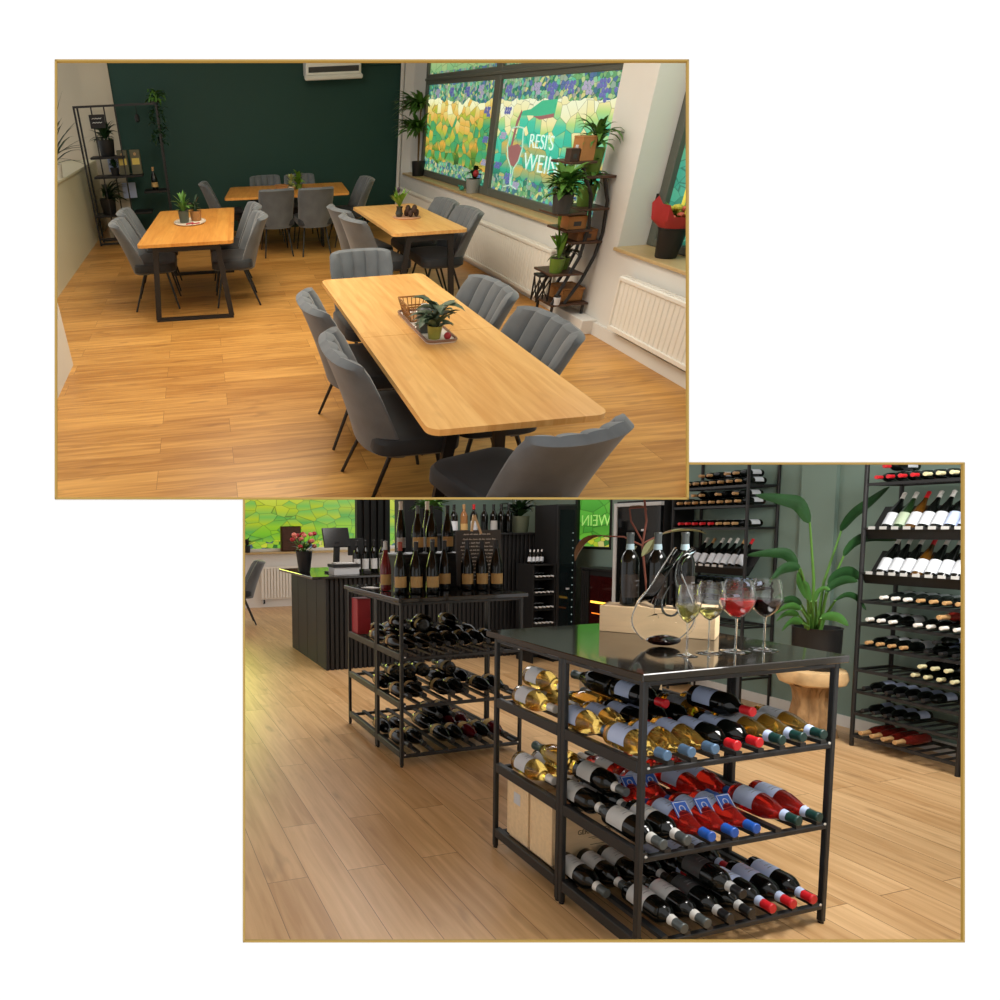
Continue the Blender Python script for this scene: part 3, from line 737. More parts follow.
# ------------------------------------------------------------------ bottles
PAPERT2 = mat('tan_band_paper', (170, 140, 92), 0.6, noise=0.08, nscale=40)
SHAPES = {
    'bordeaux': [(0.0, 0.006), (0.030, 0.002), (0.0405, 0.006), (0.042, 0.016), (0.042, 0.200), (0.0395, 0.222), (0.029, 0.246), (0.018, 0.262), (0.0150, 0.280), (0.0145, 0.330), (0.0162, 0.332), (0.0162, 0.342), (0.0, 0.343)],
    'burgundy': [(0.0, 0.006), (0.032, 0.002), (0.043, 0.006), (0.0445, 0.016), (0.0445, 0.150), (0.041, 0.185), (0.032, 0.222), (0.022, 0.256), (0.0160, 0.285), (0.0145, 0.335), (0.0162, 0.337), (0.0162, 0.348), (0.0, 0.349)],
    'flute': [(0.0, 0.006), (0.028, 0.002), (0.037, 0.006), (0.038, 0.016), (0.038, 0.165), (0.034, 0.210), (0.026, 0.260), (0.018, 0.310), (0.0145, 0.345), (0.0142, 0.385), (0.0158, 0.387), (0.0158, 0.397), (0.0, 0.398)],
    'sparkling': [(0.0, 0.018), (0.020, 0.012), (0.036, 0.002), (0.0435, 0.006), (0.0455, 0.018), (0.0455, 0.150), (0.041, 0.190), (0.030, 0.230), (0.020, 0.265), (0.0165, 0.290), (0.0165, 0.332), (0.0185, 0.334), (0.0185, 0.348), (0.0, 0.350)],
}
BM = {}
def bottle_meshes(shape, glass, lab, cap, collar, n):
    key = (shape, glass.name, lab and lab.name, cap.name, collar and collar.name, n)
    if key in BM: return BM[key]
    pr = SHAPES[shape]; H = pr[-1][1]; r = max(p[0] for p in pr)
    out = []
    b = MB(); b.lathe(pr, n); out.append(('bottle_body', b.mesh('bottle_body', glass, True, 60)))
    cz = 0.835 * H if shape != 'sparkling' else 0.74 * H
    def rad(z):
        for (ra, za), (rb, zb) in zip(pr, pr[1:]):
            if za <= z <= zb and zb > za: return ra + (rb - ra) * (z - za) / (zb - za)
        return pr[-2][0]
    zs = [cz + (H - cz) * k / 6 for k in range(7)]
    b = MB(); b.lathe([(rad(cz) , cz)] + [(rad(z) + 0.0012, z) for z in zs[:-1]] + [(pr[-2][0] + 0.001, H - 0.002), (pr[-2][0] - 0.001, H + 0.001), (0, H + 0.0015)], n)
    out.append(('capsule', b.mesh('capsule', cap, True, 50)))
    if lab:
        z0, z1 = (0.042, 0.150) if shape != 'flute' else (0.04, 0.12)
        if lab is PAPERT2: z0, z1 = 0.035, 0.085
        if lab is PAPERT: z0, z1 = 0.045, 0.118
        b = MB(); b.lathe([(r + 0.0008, z0), (r + 0.0008, z1)], n, None, R(90 - 105), R(90 + 105)); out.append(('paper_label', b.mesh('paper_label', lab, True)))
        if lab is not PAPERT and n > 16:
            b = MB()
            for k, (zz, h, a) in enumerate(((0.118, 0.004, 30), (0.103, 0.002, 22), (0.097, 0.002, 26), (0.064, 0.002, 18))): b.lathe([(r + 0.0013, zz), (r + 0.0013, zz + h)], 8, None, R(90 - a), R(90 + a))
            out.append(('label_print', b.mesh('label_print', mat('faded_print', (120, 120, 122), 0.7), True)))
    if collar:
        b = MB(); zc = cz - 0.022; b.lathe([(rad(zc) + 0.0014, zc), (rad(cz) + 0.0018, cz + 0.004)], n); out.append(('neck_band', b.mesh('neck_band', collar, True)))
    BM[key] = out
    return out
def bottle(M, style, label, group, name='wine_bottle'):
    shape, glass, lab, cap, collar, n = STYLE[style]
    o = thing(name, M, label, 'bottle', group)
    ps = {}
    for nm, me in bottle_meshes(shape, glass, lab, cap, collar, n):
        ps[nm] = link(nm, me, None, ps.get('paper_label') if nm == 'label_print' else o)
    return o
N1, N2 = 28, 14
STYLE = {
    'grey': ('bordeaux', GLASSD, PAPERG, CAPG, CAPW, N1), 'charcoal': ('bordeaux', GLASSD, PAPERD, CAPK, PAPERG, N1), 'plain': ('bordeaux', GLASSD, None, CAPK, PAPERG, N1),
    'bluered': ('bordeaux', GLASSD, PAPERB, CAPR, PAPERB, N1), 'darkred': ('bordeaux', GLASSD, PAPERB, CAPR, None, N1),
    'gold': ('burgundy', GLASSA, PAPERB, CAPSTEEL, None, N1), 'goldteal': ('burgundy', GLASSA, PAPERW, CAPTEAL, PAPERB, N1), 'goldback': ('burgundy', GLASSA, PAPERW, CAPW, None, N1),
    'goldbase': ('sparkling', GLASSA, None, CAPTEAL, None, N1), 'rosebase': ('sparkling', GLASSR, PAPERW, CAPW, None, N1), 'darkbase': ('sparkling', GLASSD, None, CAPTEAL, None, N1),
    'rose': ('burgundy', GLASSR, PAPERB, CAPB, None, N1), 'rosedark': ('burgundy', GLASSR, PAPERB, CAPTEAL, PAPERB, N1),
    'tan': ('burgundy', GLASSD, PAPERT, CAPK, None, 22), 'tanred': ('burgundy', GLASSD, PAPERT, mat('rust_foil', (150, 60, 40), 0.35), None, 22), 'tanlie': ('burgundy', GLASSD, PAPERT2, CAPK, None, 18),
    'tanreddish': ('burgundy', mat('ruby_bottle_glass', (70, 10, 18), 0.08), PAPERT, CAPK, None, 18),
    'rosetan': ('burgundy', mat('dusky_rose_glass', (128, 36, 40), 0.08, trans=0.3), PAPERT, mat('silver_foil', (170, 168, 164), 0.3, 0.5), None, 22), 'flute': ('flute', GLASSD, PAPERG, CAPW, None, 22), 'tansilver': ('burgundy', GLASSD, PAPERT, CAPG, None, 22),
    'crate': ('bordeaux', GLASSD, mat('bronze_print_label', (44, 36, 30), 0.3, noise=0.9, nscale=40), CAPG, mat('pale_blue_band', (176, 204, 214), 0.5), N1),
    'bar_w': ('bordeaux', GLASSD, PAPERW, CAPK, None, N2), 'bar_t': ('bordeaux', mat('brown_bottle', (150, 104, 62), 0.2), PAPERT, CAPT, None, N2), 'bar_r': ('bordeaux', GLASSD, PAPERW, CAPR, None, N2), 'bar_k': ('bordeaux', GLASSD, None, CAPK, None, N2), 'bar_b': ('bordeaux', GLASSD, PAPERC if False else PAPERG, CAPK, None, N2),
    'r_red': ('bordeaux', GLASSD, PAPERW, CAPR, None, N2), 'r_cream': ('bordeaux', GLASSD, PAPERW, CAPC, None, N2), 'r_white': ('burgundy', GLASSD, PAPERW, CAPW, None, N2), 'r_tan': ('bordeaux', GLASSD, PAPERW, CAPT, None, N2), 'r_black': ('bordeaux', GLASSD, PAPERB, CAPK, None, N2), 'r_rose': ('sparkling', mat('netted_red_glass', (120, 34, 26), 0.2, noise=0.7, nscale=70), None, CAPT, None, N2), 'r_green': ('burgundy', GLASSG, mat('sage_label', (160, 176, 150), 0.6), CAPW, None, N2), 'r_amber': ('burgundy', mat('amber_glass', (70, 44, 10), 0.1, noise=0.8, nscale=20), PAPERW, CAPR, None, N2),
}
FAT = 1.10
def lie_y(x, y, z, L=0.26, r=None):                                 # base at y, neck towards the viewer
    return M2 @ T(x, y, z) @ RX(90) @ Matrix.Diagonal((FAT, FAT, L / 0.345, 1))
def lie_y_back(x, y, z, L=0.26):                                    # base towards the viewer
    return M2 @ T(x, y, z) @ RX(-90) @ RZ(180) @ Matrix.Diagonal((FAT, FAT, L / 0.345, 1))
def lie_x(x, y, z, s=0.80, L=0.30): return M2 @ T(x, y, z) @ RY(-90) @ RZ(-90) @ Matrix.Diagonal((s, s, L / 0.345, 1))
def stand(x, y, z, s=1.0, h=1.0, yaw=180): return M2 @ T(x, y, z) @ RZ(yaw) @ Matrix.Diagonal((s, s, h, 1))

# ------------------------------------------------------------------ sales room: the two double wine racks
COLX = [1.79, 1.895, 2.0, 2.105, 2.208, 2.31, 2.412, 2.515]
SH = [0.085, 0.415, 0.738]
def rack_unit(x0, x1, y0, y1, H, label):
    t = thing('wine_rack', M2 @ T(x0, y0, 0), label, 'wine rack', 'black steel wine racks'); W, D = x1 - x0, y1 - y0; p = 0.022
    for px, py in ((0, 0), (W - p, 0), (0, D - p), (W - p, D - p)):
        b = MB(); b.cbox(px, px + p, py, py + p, 0.008, H, 0.003); o = part('post', b, SATIN, t, False)
        b = MB(); b.lathe([(0, 0), (0.0105, 0), (0.0105, 0.008), (0, 0.008)], 10, T(px + p / 2, py + p / 2, 0)); part('foot', b, BLACKMATT, o)
    for z in SH:
        b = MB(); z0, z1 = z - 0.018, z + 0.012
        b.cbox(p, W - p, 0, p, z0 - 0.006, z1 - 0.015, 0.003); b.cbox(p, W - p, D - p, D, z0 - 0.006, z1 - 0.015, 0.003)
        b.cbox(0, p, p, D - p, z0 - 0.008, z1 + 0.008, 0.003); b.cbox(W - p, W, p, D - p, z0, z1, 0.003)
        for k in range(len(COLX) + 1):
            cx = (COLX[0] - 0.0525 + 0.1035 * k) - 1.7126
            if p < cx < W - p: b.box(cx - 0.014, cx + 0.014, 0.003, D - 0.003, z1 - 0.015, z1)
        sh = part('shelf', b, SATIN, t, False)
        for q in (p + 0.001, W - p - 0.001):
            b = MB(); b.lathe([(0, -0.002), (0.006, -0.002), (0.006, 0.0), (0, 0.0)], 8, T(q + (0.008 if q < W / 2 else -0.008), 0, z - 0.003) @ RX(90)); part('bolt', b, CAPW, sh)
    b = MB()
    b.cbox(p, W - p, 0, p, H - p, H, 0.003); b.cbox(p, W - p, D - p, D, H - p, H, 0.003); b.cbox(0, p, p, D - p, H - p, H, 0.003); b.cbox(W - p, W, p, D - p, H - p, H, 0.003)
    part('top_frame', b, SATIN, t, False)
    return t
def countertop(x0, x1, y0, y1, z, label):
    b = MB(); b.cbox(x0, x1, y0, y1, z - 0.028, z, 0.003)
    o = link('countertop', b.mesh('countertop', TOPBLACK, False), M2, None, label, 'countertop')
    return o
HT = 1.080
rack_unit(1.7126, 2.625, 1.775, 2.204, HT - 0.028, 'black steel wine rack nearest the viewer, front half under the decanter')
rack_unit(1.7126, 2.625, 2.206, 2.700, HT - 0.028, 'black steel wine rack holding the pine crates, behind the nearest rack')
countertop(1.686, 2.640, 1.752, 2.730, HT, 'polished black top carrying the decanter and four wine glasses')
DY2, HT2 = 2.010, 1.125
rack_unit(1.7126, 2.625, 1.775 + DY2, 2.204 + DY2, HT2 - 0.028, 'black steel wine rack below the standing bottles, front half')
rack_unit(1.7126, 2.625, 2.206 + DY2, 2.790 + DY2, HT2 - 0.028, 'black steel wine rack with the red carton, behind the standing bottles')
countertop(1.690, 2.648, 1.752 + DY2, 2.812 + DY2, HT2, 'polished black top crowded with standing wine bottles')
R0 = 0.012 + 0.038
def row(cols, styles, z, y, ztxt, which, L=0.26, back=False, lift=0.0, start=0):
    """bottles side by side on a shelf"""
    for k, (c, st) in enumerate(zip(cols, styles)):
        if st is None: continue
        x = COLX[c] if isinstance(c, int) else c
        yy = y
        f = lie_y_back if back else lie_y
        d = {'grey': 'dark bottle, grey label', 'charcoal': 'dark bottle, charcoal label', 'plain': 'plain dark bottle', 'bluered': 'red-capped dark bottle, bluish label', 'darkred': 'red-capped dark bottle, pale label', 'gold': 'golden bottle, steel-blue cap', 'goldteal': 'golden bottle, teal cap',
             'goldback': 'golden bottle, pale cap', 'goldbase': 'golden bottle, base outward', 'rosebase': 'rose bottle, base outward', 'darkbase': 'black bottle, base outward', 'rose': 'rose bottle, blue cap', 'rosedark': 'rose bottle, dark cap', 'tanlie': 'dark bottle, tan label', 'tanreddish': 'ruby bottle, tan label'}[st]
        bottle(f(x, yy, z + R0 + lift, L), st, f'{d}, {ztxt}, {ORD[k + start]} from left', 'lying bottles on ' + which)
def crate(M, sx, sy, sz, label, lettering=None):
    t = thing('wine_crate', M, label, 'crate', 'pine wine crates'); e = 0.012
    for nm, bx in (('front_board', (0, sx, 0, e, 0, sz)), ('back_board', (0, sx, sy - e, sy, 0, sz)), ('side_board', (0, e, e, sy - e, 0, sz)), ('side_board', (sx - e, sx, e, sy - e, 0, sz)), ('lid', (0.002, sx - 0.002, e, sy - e, sz - e, sz)), ('base_board', (e, sx - e, e, sy - e, 0, e))):
        b = MB(); b.cbox(*bx, 0.0015); o = part(nm, b, PINE, t, False)
        if lettering and nm == 'front_board':
            for tx, s_, xx, zz in lettering:
                me = text_mesh(tx, s_, 0.0006); me.materials.append(INK); link('lettering', me, Matrix(((1, 0, 0, xx), (0, 0, -1, -0.0008), (0, 1, 0, zz), (0, 0, 0, 1))), o)
            for zz, xa, xb in ((0.102, 0.19, 0.33), (0.095, 0.21, 0.31), (0.068, 0.20, 0.32)):
                b = MB(); b.box(xa, xb, -0.001, 0, zz, zz + 0.002); part('printed_line', b, INK, o, False)
    return t
# nearest rack
S1, S2, S3 = SH
row([0, 1, 2], ['grey', 'grey', 'grey'], S1, 2.268, 'second row, bottom shelf of nearest rack', 'the bottom shelf of the nearest rack')
row([1, 2, 3, 4, 5, 6, 7], ['grey', 'grey', 'charcoal', 'charcoal', 'bluered', 'bluered', 'bluered'], S1, 2.005, 'front row, bottom shelf of nearest rack', 'the bottom shelf of the nearest rack')
row([2.155], ['charcoal'], S1, 2.00, 'upper layer, bottom shelf of nearest rack', 'the bottom shelf of the nearest rack', lift=0.088)
row([3, 4, 5, 6], ['plain', 'bluered', 'bluered', 'bluered'], S1, 2.268, 'rear row, bottom shelf of nearest rack', 'the bottom shelf of the nearest rack', lift=0.0)
row([0, 1], ['grey', 'grey'], S2, 2.005, 'front row, middle shelf of nearest rack', 'the middle shelf of the nearest rack')
row([2, 3, 4], ['rose', 'rose', 'rose'], S2, 2.005, 'front row, middle shelf of nearest rack', 'the middle shelf of the nearest rack', start=2)
row([6, 7], ['rosedark', 'rosedark'], S2, 2.005, 'front row, middle shelf of nearest rack', 'the middle shelf of the nearest rack', start=5)
row([0, 1], ['grey', 'grey'], S2, 2.265, 'second row, middle shelf of nearest rack', 'the middle shelf of the nearest rack')
row([1.843], ['grey'], S2, 2.24, 'upper layer, middle shelf of nearest rack', 'the middle shelf of the nearest rack', lift=0.088)
row([2, 3, 5, 6], ['rose', 'rose', 'rose', 'rose'], S2, 2.265, 'second row, middle shelf of nearest rack', 'the middle shelf of the nearest rack', start=2)
row([0, 1, 2], ['gold', 'gold', 'gold'], S3, 2.005, 'front row, upper shelf of nearest rack', 'the upper shelf of the nearest rack')
row([3, 4], ['darkred', 'darkred'], S3, 2.005, 'front row, upper shelf of nearest rack', 'the upper shelf of the nearest rack', start=3)
row([5, 6, 7], ['goldteal', 'goldteal', 'goldteal'], S3, 2.005, 'front row, upper shelf of nearest rack', 'the upper shelf of the nearest rack', start=5)
row([2.262], ['darkred'], S3, 2.08, 'upper layer, upper shelf of nearest rack', 'the upper shelf of the nearest rack', lift=0.088)
row([0, 1], ['gold', 'gold'], S3, 2.265, 'second row, upper shelf of nearest rack', 'the upper shelf of the nearest rack')
row([2, 3, 4], ['darkred', 'darkred', 'darkred'], S3, 2.265, 'second row, upper shelf of nearest rack', 'the upper shelf of the nearest rack', start=2)
row([5, 6, 7], ['goldteal', 'goldteal', 'goldteal'], S3, 2.265, 'second row, upper shelf of nearest rack', 'the upper shelf of the nearest rack', start=5)
row([2.05], ['darkred'], S3, 2.27, 'stacked behind post, upper shelf of nearest rack', 'the upper shelf of the nearest rack', lift=0.088)
# the half behind it
row([0, 1, 2], ['goldback', 'goldback', 'goldback'], S2, 2.60, 'middle shelf above the pine crates', 'the middle shelf above the crates')
row([3, 4], ['rosebase', 'rosebase'], S2, 2.30, 'middle shelf above the pine crates', 'the middle shelf above the crates', back=True, start=3)
row([1.84], ['goldbase'], S2, 2.285, 'middle shelf above crates, nearest the post', 'the middle shelf above the crates', back=True, lift=0.088)
row([5, 6], ['rosebase', 'rosebase'], S2, 2.30, 'middle shelf above the pine crates', 'the middle shelf above the crates', back=True, start=5)
row([0, 1], ['goldback', 'goldback'], S3, 2.60, 'upper shelf of the crate rack', 'the upper shelf of the crate rack')
row([1.843], ['goldback'], S3, 2.60, 'stacked on upper shelf of the crate rack', 'the upper shelf of the crate rack', lift=0.088)
row([2, 3], ['goldbase', 'goldbase'], S3, 2.29, 'upper shelf of the crate rack', 'the upper shelf of the crate rack', back=True)
row([4, 5], ['darkbase', 'darkbase'], S3, 2.29, 'upper shelf of the crate rack', 'the upper shelf of the crate rack', back=True)
row([2.0525, 2.260], ['darkbase', 'darkbase'], S3, 2.29, 'stacked on upper shelf of the crate rack', 'the upper shelf of the crate rack', back=True, lift=0.088)
crate(M2 @ T(1.745, 2.290, S1 + 0.0215), 0.50, 0.155, 0.265, 'pine wine crate with dark lettering on the bottom shelf', [("GÉRARD BERTRAND", 0.030, 0.270, 0.122)])
crate(M2 @ T(1.745, 2.460, S1 + 0.0215), 0.50, 0.165, 0.265, 'plain pine wine crate at the back of the bottom shelf, with a small white sticker')
o = bpy.data.objects['wine_crate.001']; b = MB(); b.box(-0.001, 0, 0.06, 0.11, 0.17, 0.225); part('sticker', b, PAPERW, o, False)
crate(M2 @ T(2.18, 2.558, S3 + 0.0125), 0.40, 0.115, 0.17, 'small pine crate at the back of the upper shelf')
# paper tags on the necks of the rose bottles
for k, (x, yy) in enumerate(((COLX[2], 1.855), (COLX[3], 1.855), (COLX[4], 1.855), (COLX[2], 2.115), (COLX[3], 2.115))):
    t = thing('bottle_tag', M2 @ T(x, yy, S2 + R0 + 0.024) @ RX(-40), 'blue paper tag on a rose bottle neck, ' + ('front row' if k < 3 else 'second row') + f', {ORD[k if k < 3 else k - 3]} from the left', 'tag', 'blue bottle tags')
    b = MB(); b.cbox(-0.034, 0.034, -0.002, 0.002, 0.0, 0.060, 0.001); part('card', b, CAPB, t, False)
    b = MB()
    for z in (0.004, 0.054): b.box(-0.031, 0.031, -0.0035, -0.002, z, z + 0.0025)
    for x_ in (-0.031, 0.0285): b.box(x_, x_ + 0.0025, -0.0035, -0.002, 0.004, 0.056)
    b.lathe([(0.010, 0), (0.013, 0), (0.013, 0.0015), (0.010, 0.0015)], 14, T(0, -0.002, 0.03) @ RX(90)); part('printed_border', b, PAPERW, t, False)

# second double rack: dark bottles with tan labels
G2 = 'lying bottles in the second rack'
def r2(cols, z, y, txt, sty='tanlie', **k): row(cols, [sty] * len(cols) if isinstance(sty, str) else sty, z, y + DY2, txt, 'the shelves of the second rack', **k)
r2([0, 1, 2, 3, 4, 5, 6, 7], S3, 2.13, 'front row, upper shelf of second rack')
r2([0, 1, 2, 3, 4, 5, 6, 7], S3, 2.42, 'rear row, upper shelf of second rack')
r2([1, 2], S3, 2.68, 'back corner, upper shelf of second rack')
r2([1.948, 2.155, 2.36], S3, 2.42, 'stacked layer, upper shelf of second rack', lift=0.088)
r2([2.05], S3, 2.12, 'lying on top, upper shelf of second rack', back=True, lift=0.088)
r2([0, 1, 3, 4, 6, 7], S2, 2.06, 'front row, middle shelf of second rack')
r2([0, 1, 2, 4, 5, 6], S2, 2.35, 'rear row, middle shelf of second rack')
r2([1.843, 1.948, 2.053, 2.26], S2, 2.12, 'stacked bases outward, middle shelf of second rack', back=True, lift=0.088)
r2([0, 1], S1, 2.06, 'front row near post, bottom shelf of second rack')
r2([3, 4, 5, 6], S1, 2.06, 'front row, bottom shelf of second rack', ['tanlie', 'tanlie', 'tanreddish', 'tanlie'], start=2)
r2([7], S1, 2.06, 'by the end post, bottom shelf of second rack', 'tanreddish')
r2([0, 1, 3, 4, 5, 6], S1, 2.35, 'rear row, bottom shelf of second rack', ['tanlie', 'tanlie', 'tanlie', 'tanlie', 'tanreddish', 'tanreddish'])
r2([2.155, 2.26], S1, 2.33, 'stacked layer, bottom shelf of second rack', lift=0.088)
t = thing('carton', M2 @ T(1.738, 2.635 + DY2, S3 + 0.0125), 'dark red carton standing on the upper shelf of the second rack', 'box')
b = MB(); b.cbox(0, 0.11, 0, 0.13, 0, 0.275, 0.003); part('box_body', b, RED, t, False)
b = MB(); b.box(0.0, 0.11, 0, 0.13, 0.2752, 0.278); part('box_lid', b, RED, t, False)

# bottles standing on the second top
Z2 = HT2 + 0.0005
GF = 'wine bottles standing on the second rack'
for k, (x, y, st) in enumerate([(1.825, 4.04, 'tanred'), (1.925, 4.00, 'tan'), (2.030, 3.965, 'tan'), (2.225, 4.16, 'tan'), (2.362, 4.08, 'tan'), (2.462, 4.05, 'tan'), (2.557, 4.015, 'tan')]):
    bottle(stand(x, y, Z2, 0.98, 1.02, 205), st, f'dark tan-label bottle{" with rust red foil" if st == "tanred" else ""}, {ORD[k]} in front row on second rack', GF)
bottle(stand(1.815, 4.27, Z2, 0.9, 1.02, 205), 'rosetan', 'rose wine bottle with tan label and silver foil, standing on the second rack', GF)
bottle(stand(2.12, 4.14, Z2, 0.95, 1.05, 205), 'tansilver', 'dark bottle half hidden behind the front row on the second rack', GF)
ZT = HT2 + 0.255
t = thing('display_riser', M2 @ T(1.95, 4.36, Z2), 'dark slatted riser box carrying the back row of standing bottles', 'riser')
b = MB(); b.box(0, 0.56, 0, 0.34, 0.0, 0.235); part('core', b, BLACKMATT, t, False)
b = MB()
for k in range(9): b.cbox(-0.006, 0.566, -0.006, 0.0, 0.006 + k * 0.026, 0.026 + k * 0.026, 0.002)
part('slatted_front', b, SLATBLACK, t, False); b = MB(); b.cbox(-0.01, 0.57, -0.01, 0.345, 0.236, 0.2545, 0.003); part('top_board', b, SLATBLACK, t, False)
for k, (x, y, st, d) in enumerate([(2.085, 4.60, 'flute', 'tall slim dark bottle with white foil'), (2.165, 4.47, 'tansilver', 'dark bottle with silver foil'), (2.325, 4.63, 'flute', 'slim bottle with pale foil, half hidden,'), (2.275, 4.46, 'tan', 'dark tan-label bottle, mid row,'), (2.41, 4.46, 'tan', 'dark tan-label bottle nearest the chalkboard,')]):
    bottle(stand(x, y, ZT + 0.0005, 0.98, 1.03 if st != 'flute' else 1.0, 205), st, f'{d} standing on the dark riser box', 'bottles on the riser box')
t = thing('chalkboard', M2 @ T(2.36, 4.215, Z2) @ RZ(-14) @ RX(-8), 'slate chalkboard with white handwriting, standing behind the bottles', 'sign')
b = MB(); b.cbox(0, 0.34, 0, 0.012, 0.02, 0.43, 0.003); brd = part('board', b, SLATE, t, False)
b = MB(); rr = random.Random(11)
for q in range(13):
    z = 0.395 - q * 0.027 - (0.01 if q else 0); x = 0.035 + rr.uniform(0, .015) + (0.02 if q in (0, 1) else 0); xe = 0.30 - rr.uniform(0, 0.07)
    while x < xe:
        wl = rr.uniform(0.015, 0.04); pts = [(x + wl * i / 6, -0.0012, z + (0.007 if i % 2 else 0) * rr.uniform(.5, 1.3)) for i in range(7)]
        b.tube(pts, 0.0026 if q else 0.003, 4); x += wl + 0.009
part('chalk_writing', b, CHALK, brd, False)
b = MB(); b.bar((0.12, -0.006, 0.42), (0.14, -0.006, 0.54), 0.018, 0.01, (0, 1, 0)); b.bar((0.19, -0.006, 0.40), (0.145, -0.006, 0.54), 0.016, 0.01, (0, 1, 0)); part('wooden_peg', b, PINE, t, False)
b = MB(); b.cbox(0.02, 0.32, -0.01, 0.05, 0.0, 0.02, 0.003); part('base', b, SLATBLACK, t, False)
t = thing('folder', M2 @ T(1.78, 4.42, Z2) @ RZ(20), 'small pale leaflet lying on the polished top behind the rose bottle', 'leaflet'); b = MB(); b.cbox(0, 0.10, 0, 0.14, 0, 0.004, 0.001); part('sheet', b, PAPERG, t, False)

# ------------------------------------------------------------------ things on the nearest top
Z1 = HT + 0.0005
ang = math.degrees(math.atan2(-0.37, 0.27))
crate(M2 @ T(2.175, 2.535, Z1) @ RZ(ang), 0.465, 0.17, 0.122, 'low pine crate on the polished black top, three bottles standing on it')
ZC = Z1 + 0.1225
for k, (x, y) in enumerate([(2.290, 2.480), (2.360, 2.390), (2.420, 2.300)]):
    bottle(stand(x, y, ZC, 0.97, 1.0, 205), 'crate', f'dark bottle with grey foil standing on the low pine crate, {ORD[k]} from the left', 'bottles on the low pine crate')
dec = thing('decanter', M2 @ T(2.137, 2.137, Z1), 'looped clear glass decanter with a little red wine, before the pine crate', 'decanter')
def sw(path, radii, n=20):
    pts = []; rs = []
    P = [Vector(p) for p in path]; m = len(P)
    for i in range(m - 1):
        p0, p1, p2, p3 = P[max(0, i - 1)], P[i], P[i + 1], P[min(m - 1, i + 2)]
        for k in range(7):
            t = k / 7
            pts.append(0.5 * ((2 * p1) + (p2 - p0) * t + (2 * p0 - 5 * p1 + 4 * p2 - p3) * t * t + (3 * p1 - p0 - 3 * p2 + p3) * t ** 3)); s_ = t * t * (3 - 2 * t); rs.append(radii[i] * (1 - s_) + radii[i + 1] * s_)
    pts.append(P[-1]); rs.append(radii[-1]); return pts, rs
b = MB()
# local x runs across the picture
def dp(x, z): return (x * 0.93, -x * 0.37, z)
path = [dp(0.062, 0.400), dp(0.020, 0.330), dp(-0.028, 0.240), dp(-0.064, 0.165), dp(-0.058, 0.095), dp(0.012, 0.070), dp(0.080, 0.095), dp(0.098, 0.160), dp(0.084, 0.230), dp(0.062, 0.300), dp(0.075, 0.360), dp(0.120, 0.402)]
pts, rs = sw(path, [0.019, 0.016, 0.022, 0.036, 0.056, 0.068, 0.050, 0.026, 0.015, 0.010, 0.009, 0.012])
b.tube(pts, rs, 24); part('glass_body', b, mat('decanter_glass', (252, 253, 252), 0.0, trans=1.0, ior=1.06), dec)
b = MB(); b.ball((0.012, -0.004, 0.026), 0.062, 10, (1.15, 0.9, 0.36)); part('wine', b, WINE_RED, dec)
b = MB()
lp = [dp(0.030, 0.250), dp(0.004, 0.195), dp(0.008, 0.145), dp(0.036, 0.124), dp(0.064, 0.142), dp(0.070, 0.190), dp(0.052, 0.285), dp(0.066, 0.362), dp(0.112, 0.405)]
pts, rs = sw(lp, [0.002, 0.0035, 0.005, 0.0055, 0.005, 0.004, 0.0035, 0.0035, 0.003]); b.tube(pts, rs, 8); part('inner_rim', b, mat('smoked_glass', (60, 64, 62), 0.1, coat=0.5), dec)
b = MB()
lp = [dp(0.045, 0.408), dp(0.002, 0.335), dp(-0.050, 0.240), dp(-0.100, 0.165), dp(-0.112, 0.095), dp(-0.070, 0.025)]
pts, rs = sw(lp, [0.0024] * 6); b.tube(pts, rs, 6); lp = [dp(-0.03, 0.006), dp(0.05, 0.022), dp(0.118, 0.085), dp(0.126, 0.165), dp(0.101, 0.235), dp(0.074, 0.300)]
pts, rs = sw(lp, [0.0022] * 6); b.tube(pts, rs, 6); part('glass_edge', b, mat('glass_edge_tint', (150, 152, 150), 0.1, coat=0.5), dec)
def goblet(x, y, H, rb, wine, lev, label, tilt=1.0):
    t = thing('wine_glass', M2 @ T(x, y, Z1), label, 'wine glass', 'four stemmed wine glasses')
    h0 = H * 0.46; hb = H - h0; th = 0.0012
    prof = [(0.004, 0.0), (rb * 0.35, 0.06), (rb * 0.72, 0.20), (rb * 0.96, 0.38), (rb, 0.50), (rb * 0.97, 0.64), (rb * 0.86, 0.84), (rb * 0.76, 1.0)]
    outer = [(r, h0 + f * hb) for r, f in prof]; inner = [(max(0.0005, r - th), h0 + 0.003 + f * (hb - 0.003)) for r, f in prof][::-1]
    b = MB(); b.lathe([(0, outer[0][1])] + outer + inner + [(0, inner[-1][1])], 32); part('bowl', b, CRYSTAL, t)
    b = MB(); b.lathe([(0.0, 0.002), (0.0045, 0.010), (0.0036, 0.03), (0.0034, h0 - 0.02), (0.0048, h0 + 0.001), (0, h0 + 0.001)], 14); part('stem', b, CRYSTAL, t)
    b = MB(); b.lathe([(0, 0), (rb * 0.86, 0.0), (rb * 0.87, 0.0015), (rb * 0.3, 0.005), (0.0045, 0.011), (0, 0.011)], 32); part('foot', b, CRYSTAL, t)
    fl = []
    for (ra, fa), (rb_, fb) in zip(prof, prof[1:]):
        if fa >= lev: break
        fl.append((max(0.0004, ra - th - 0.0006), h0 + 0.0036 + fa * (hb - 0.003)))
        if fb >= lev:
            q = (lev - fa) / (fb - fa); fl.append((ra + (rb_ - ra) * q - th - 0.0006, h0 + 0.0036 + lev * (hb - 0.003)))
    b = MB(); b.lathe([(0, fl[0][1])] + fl + [(0, fl[-1][1])], 32); part('wine', b, wine, t)
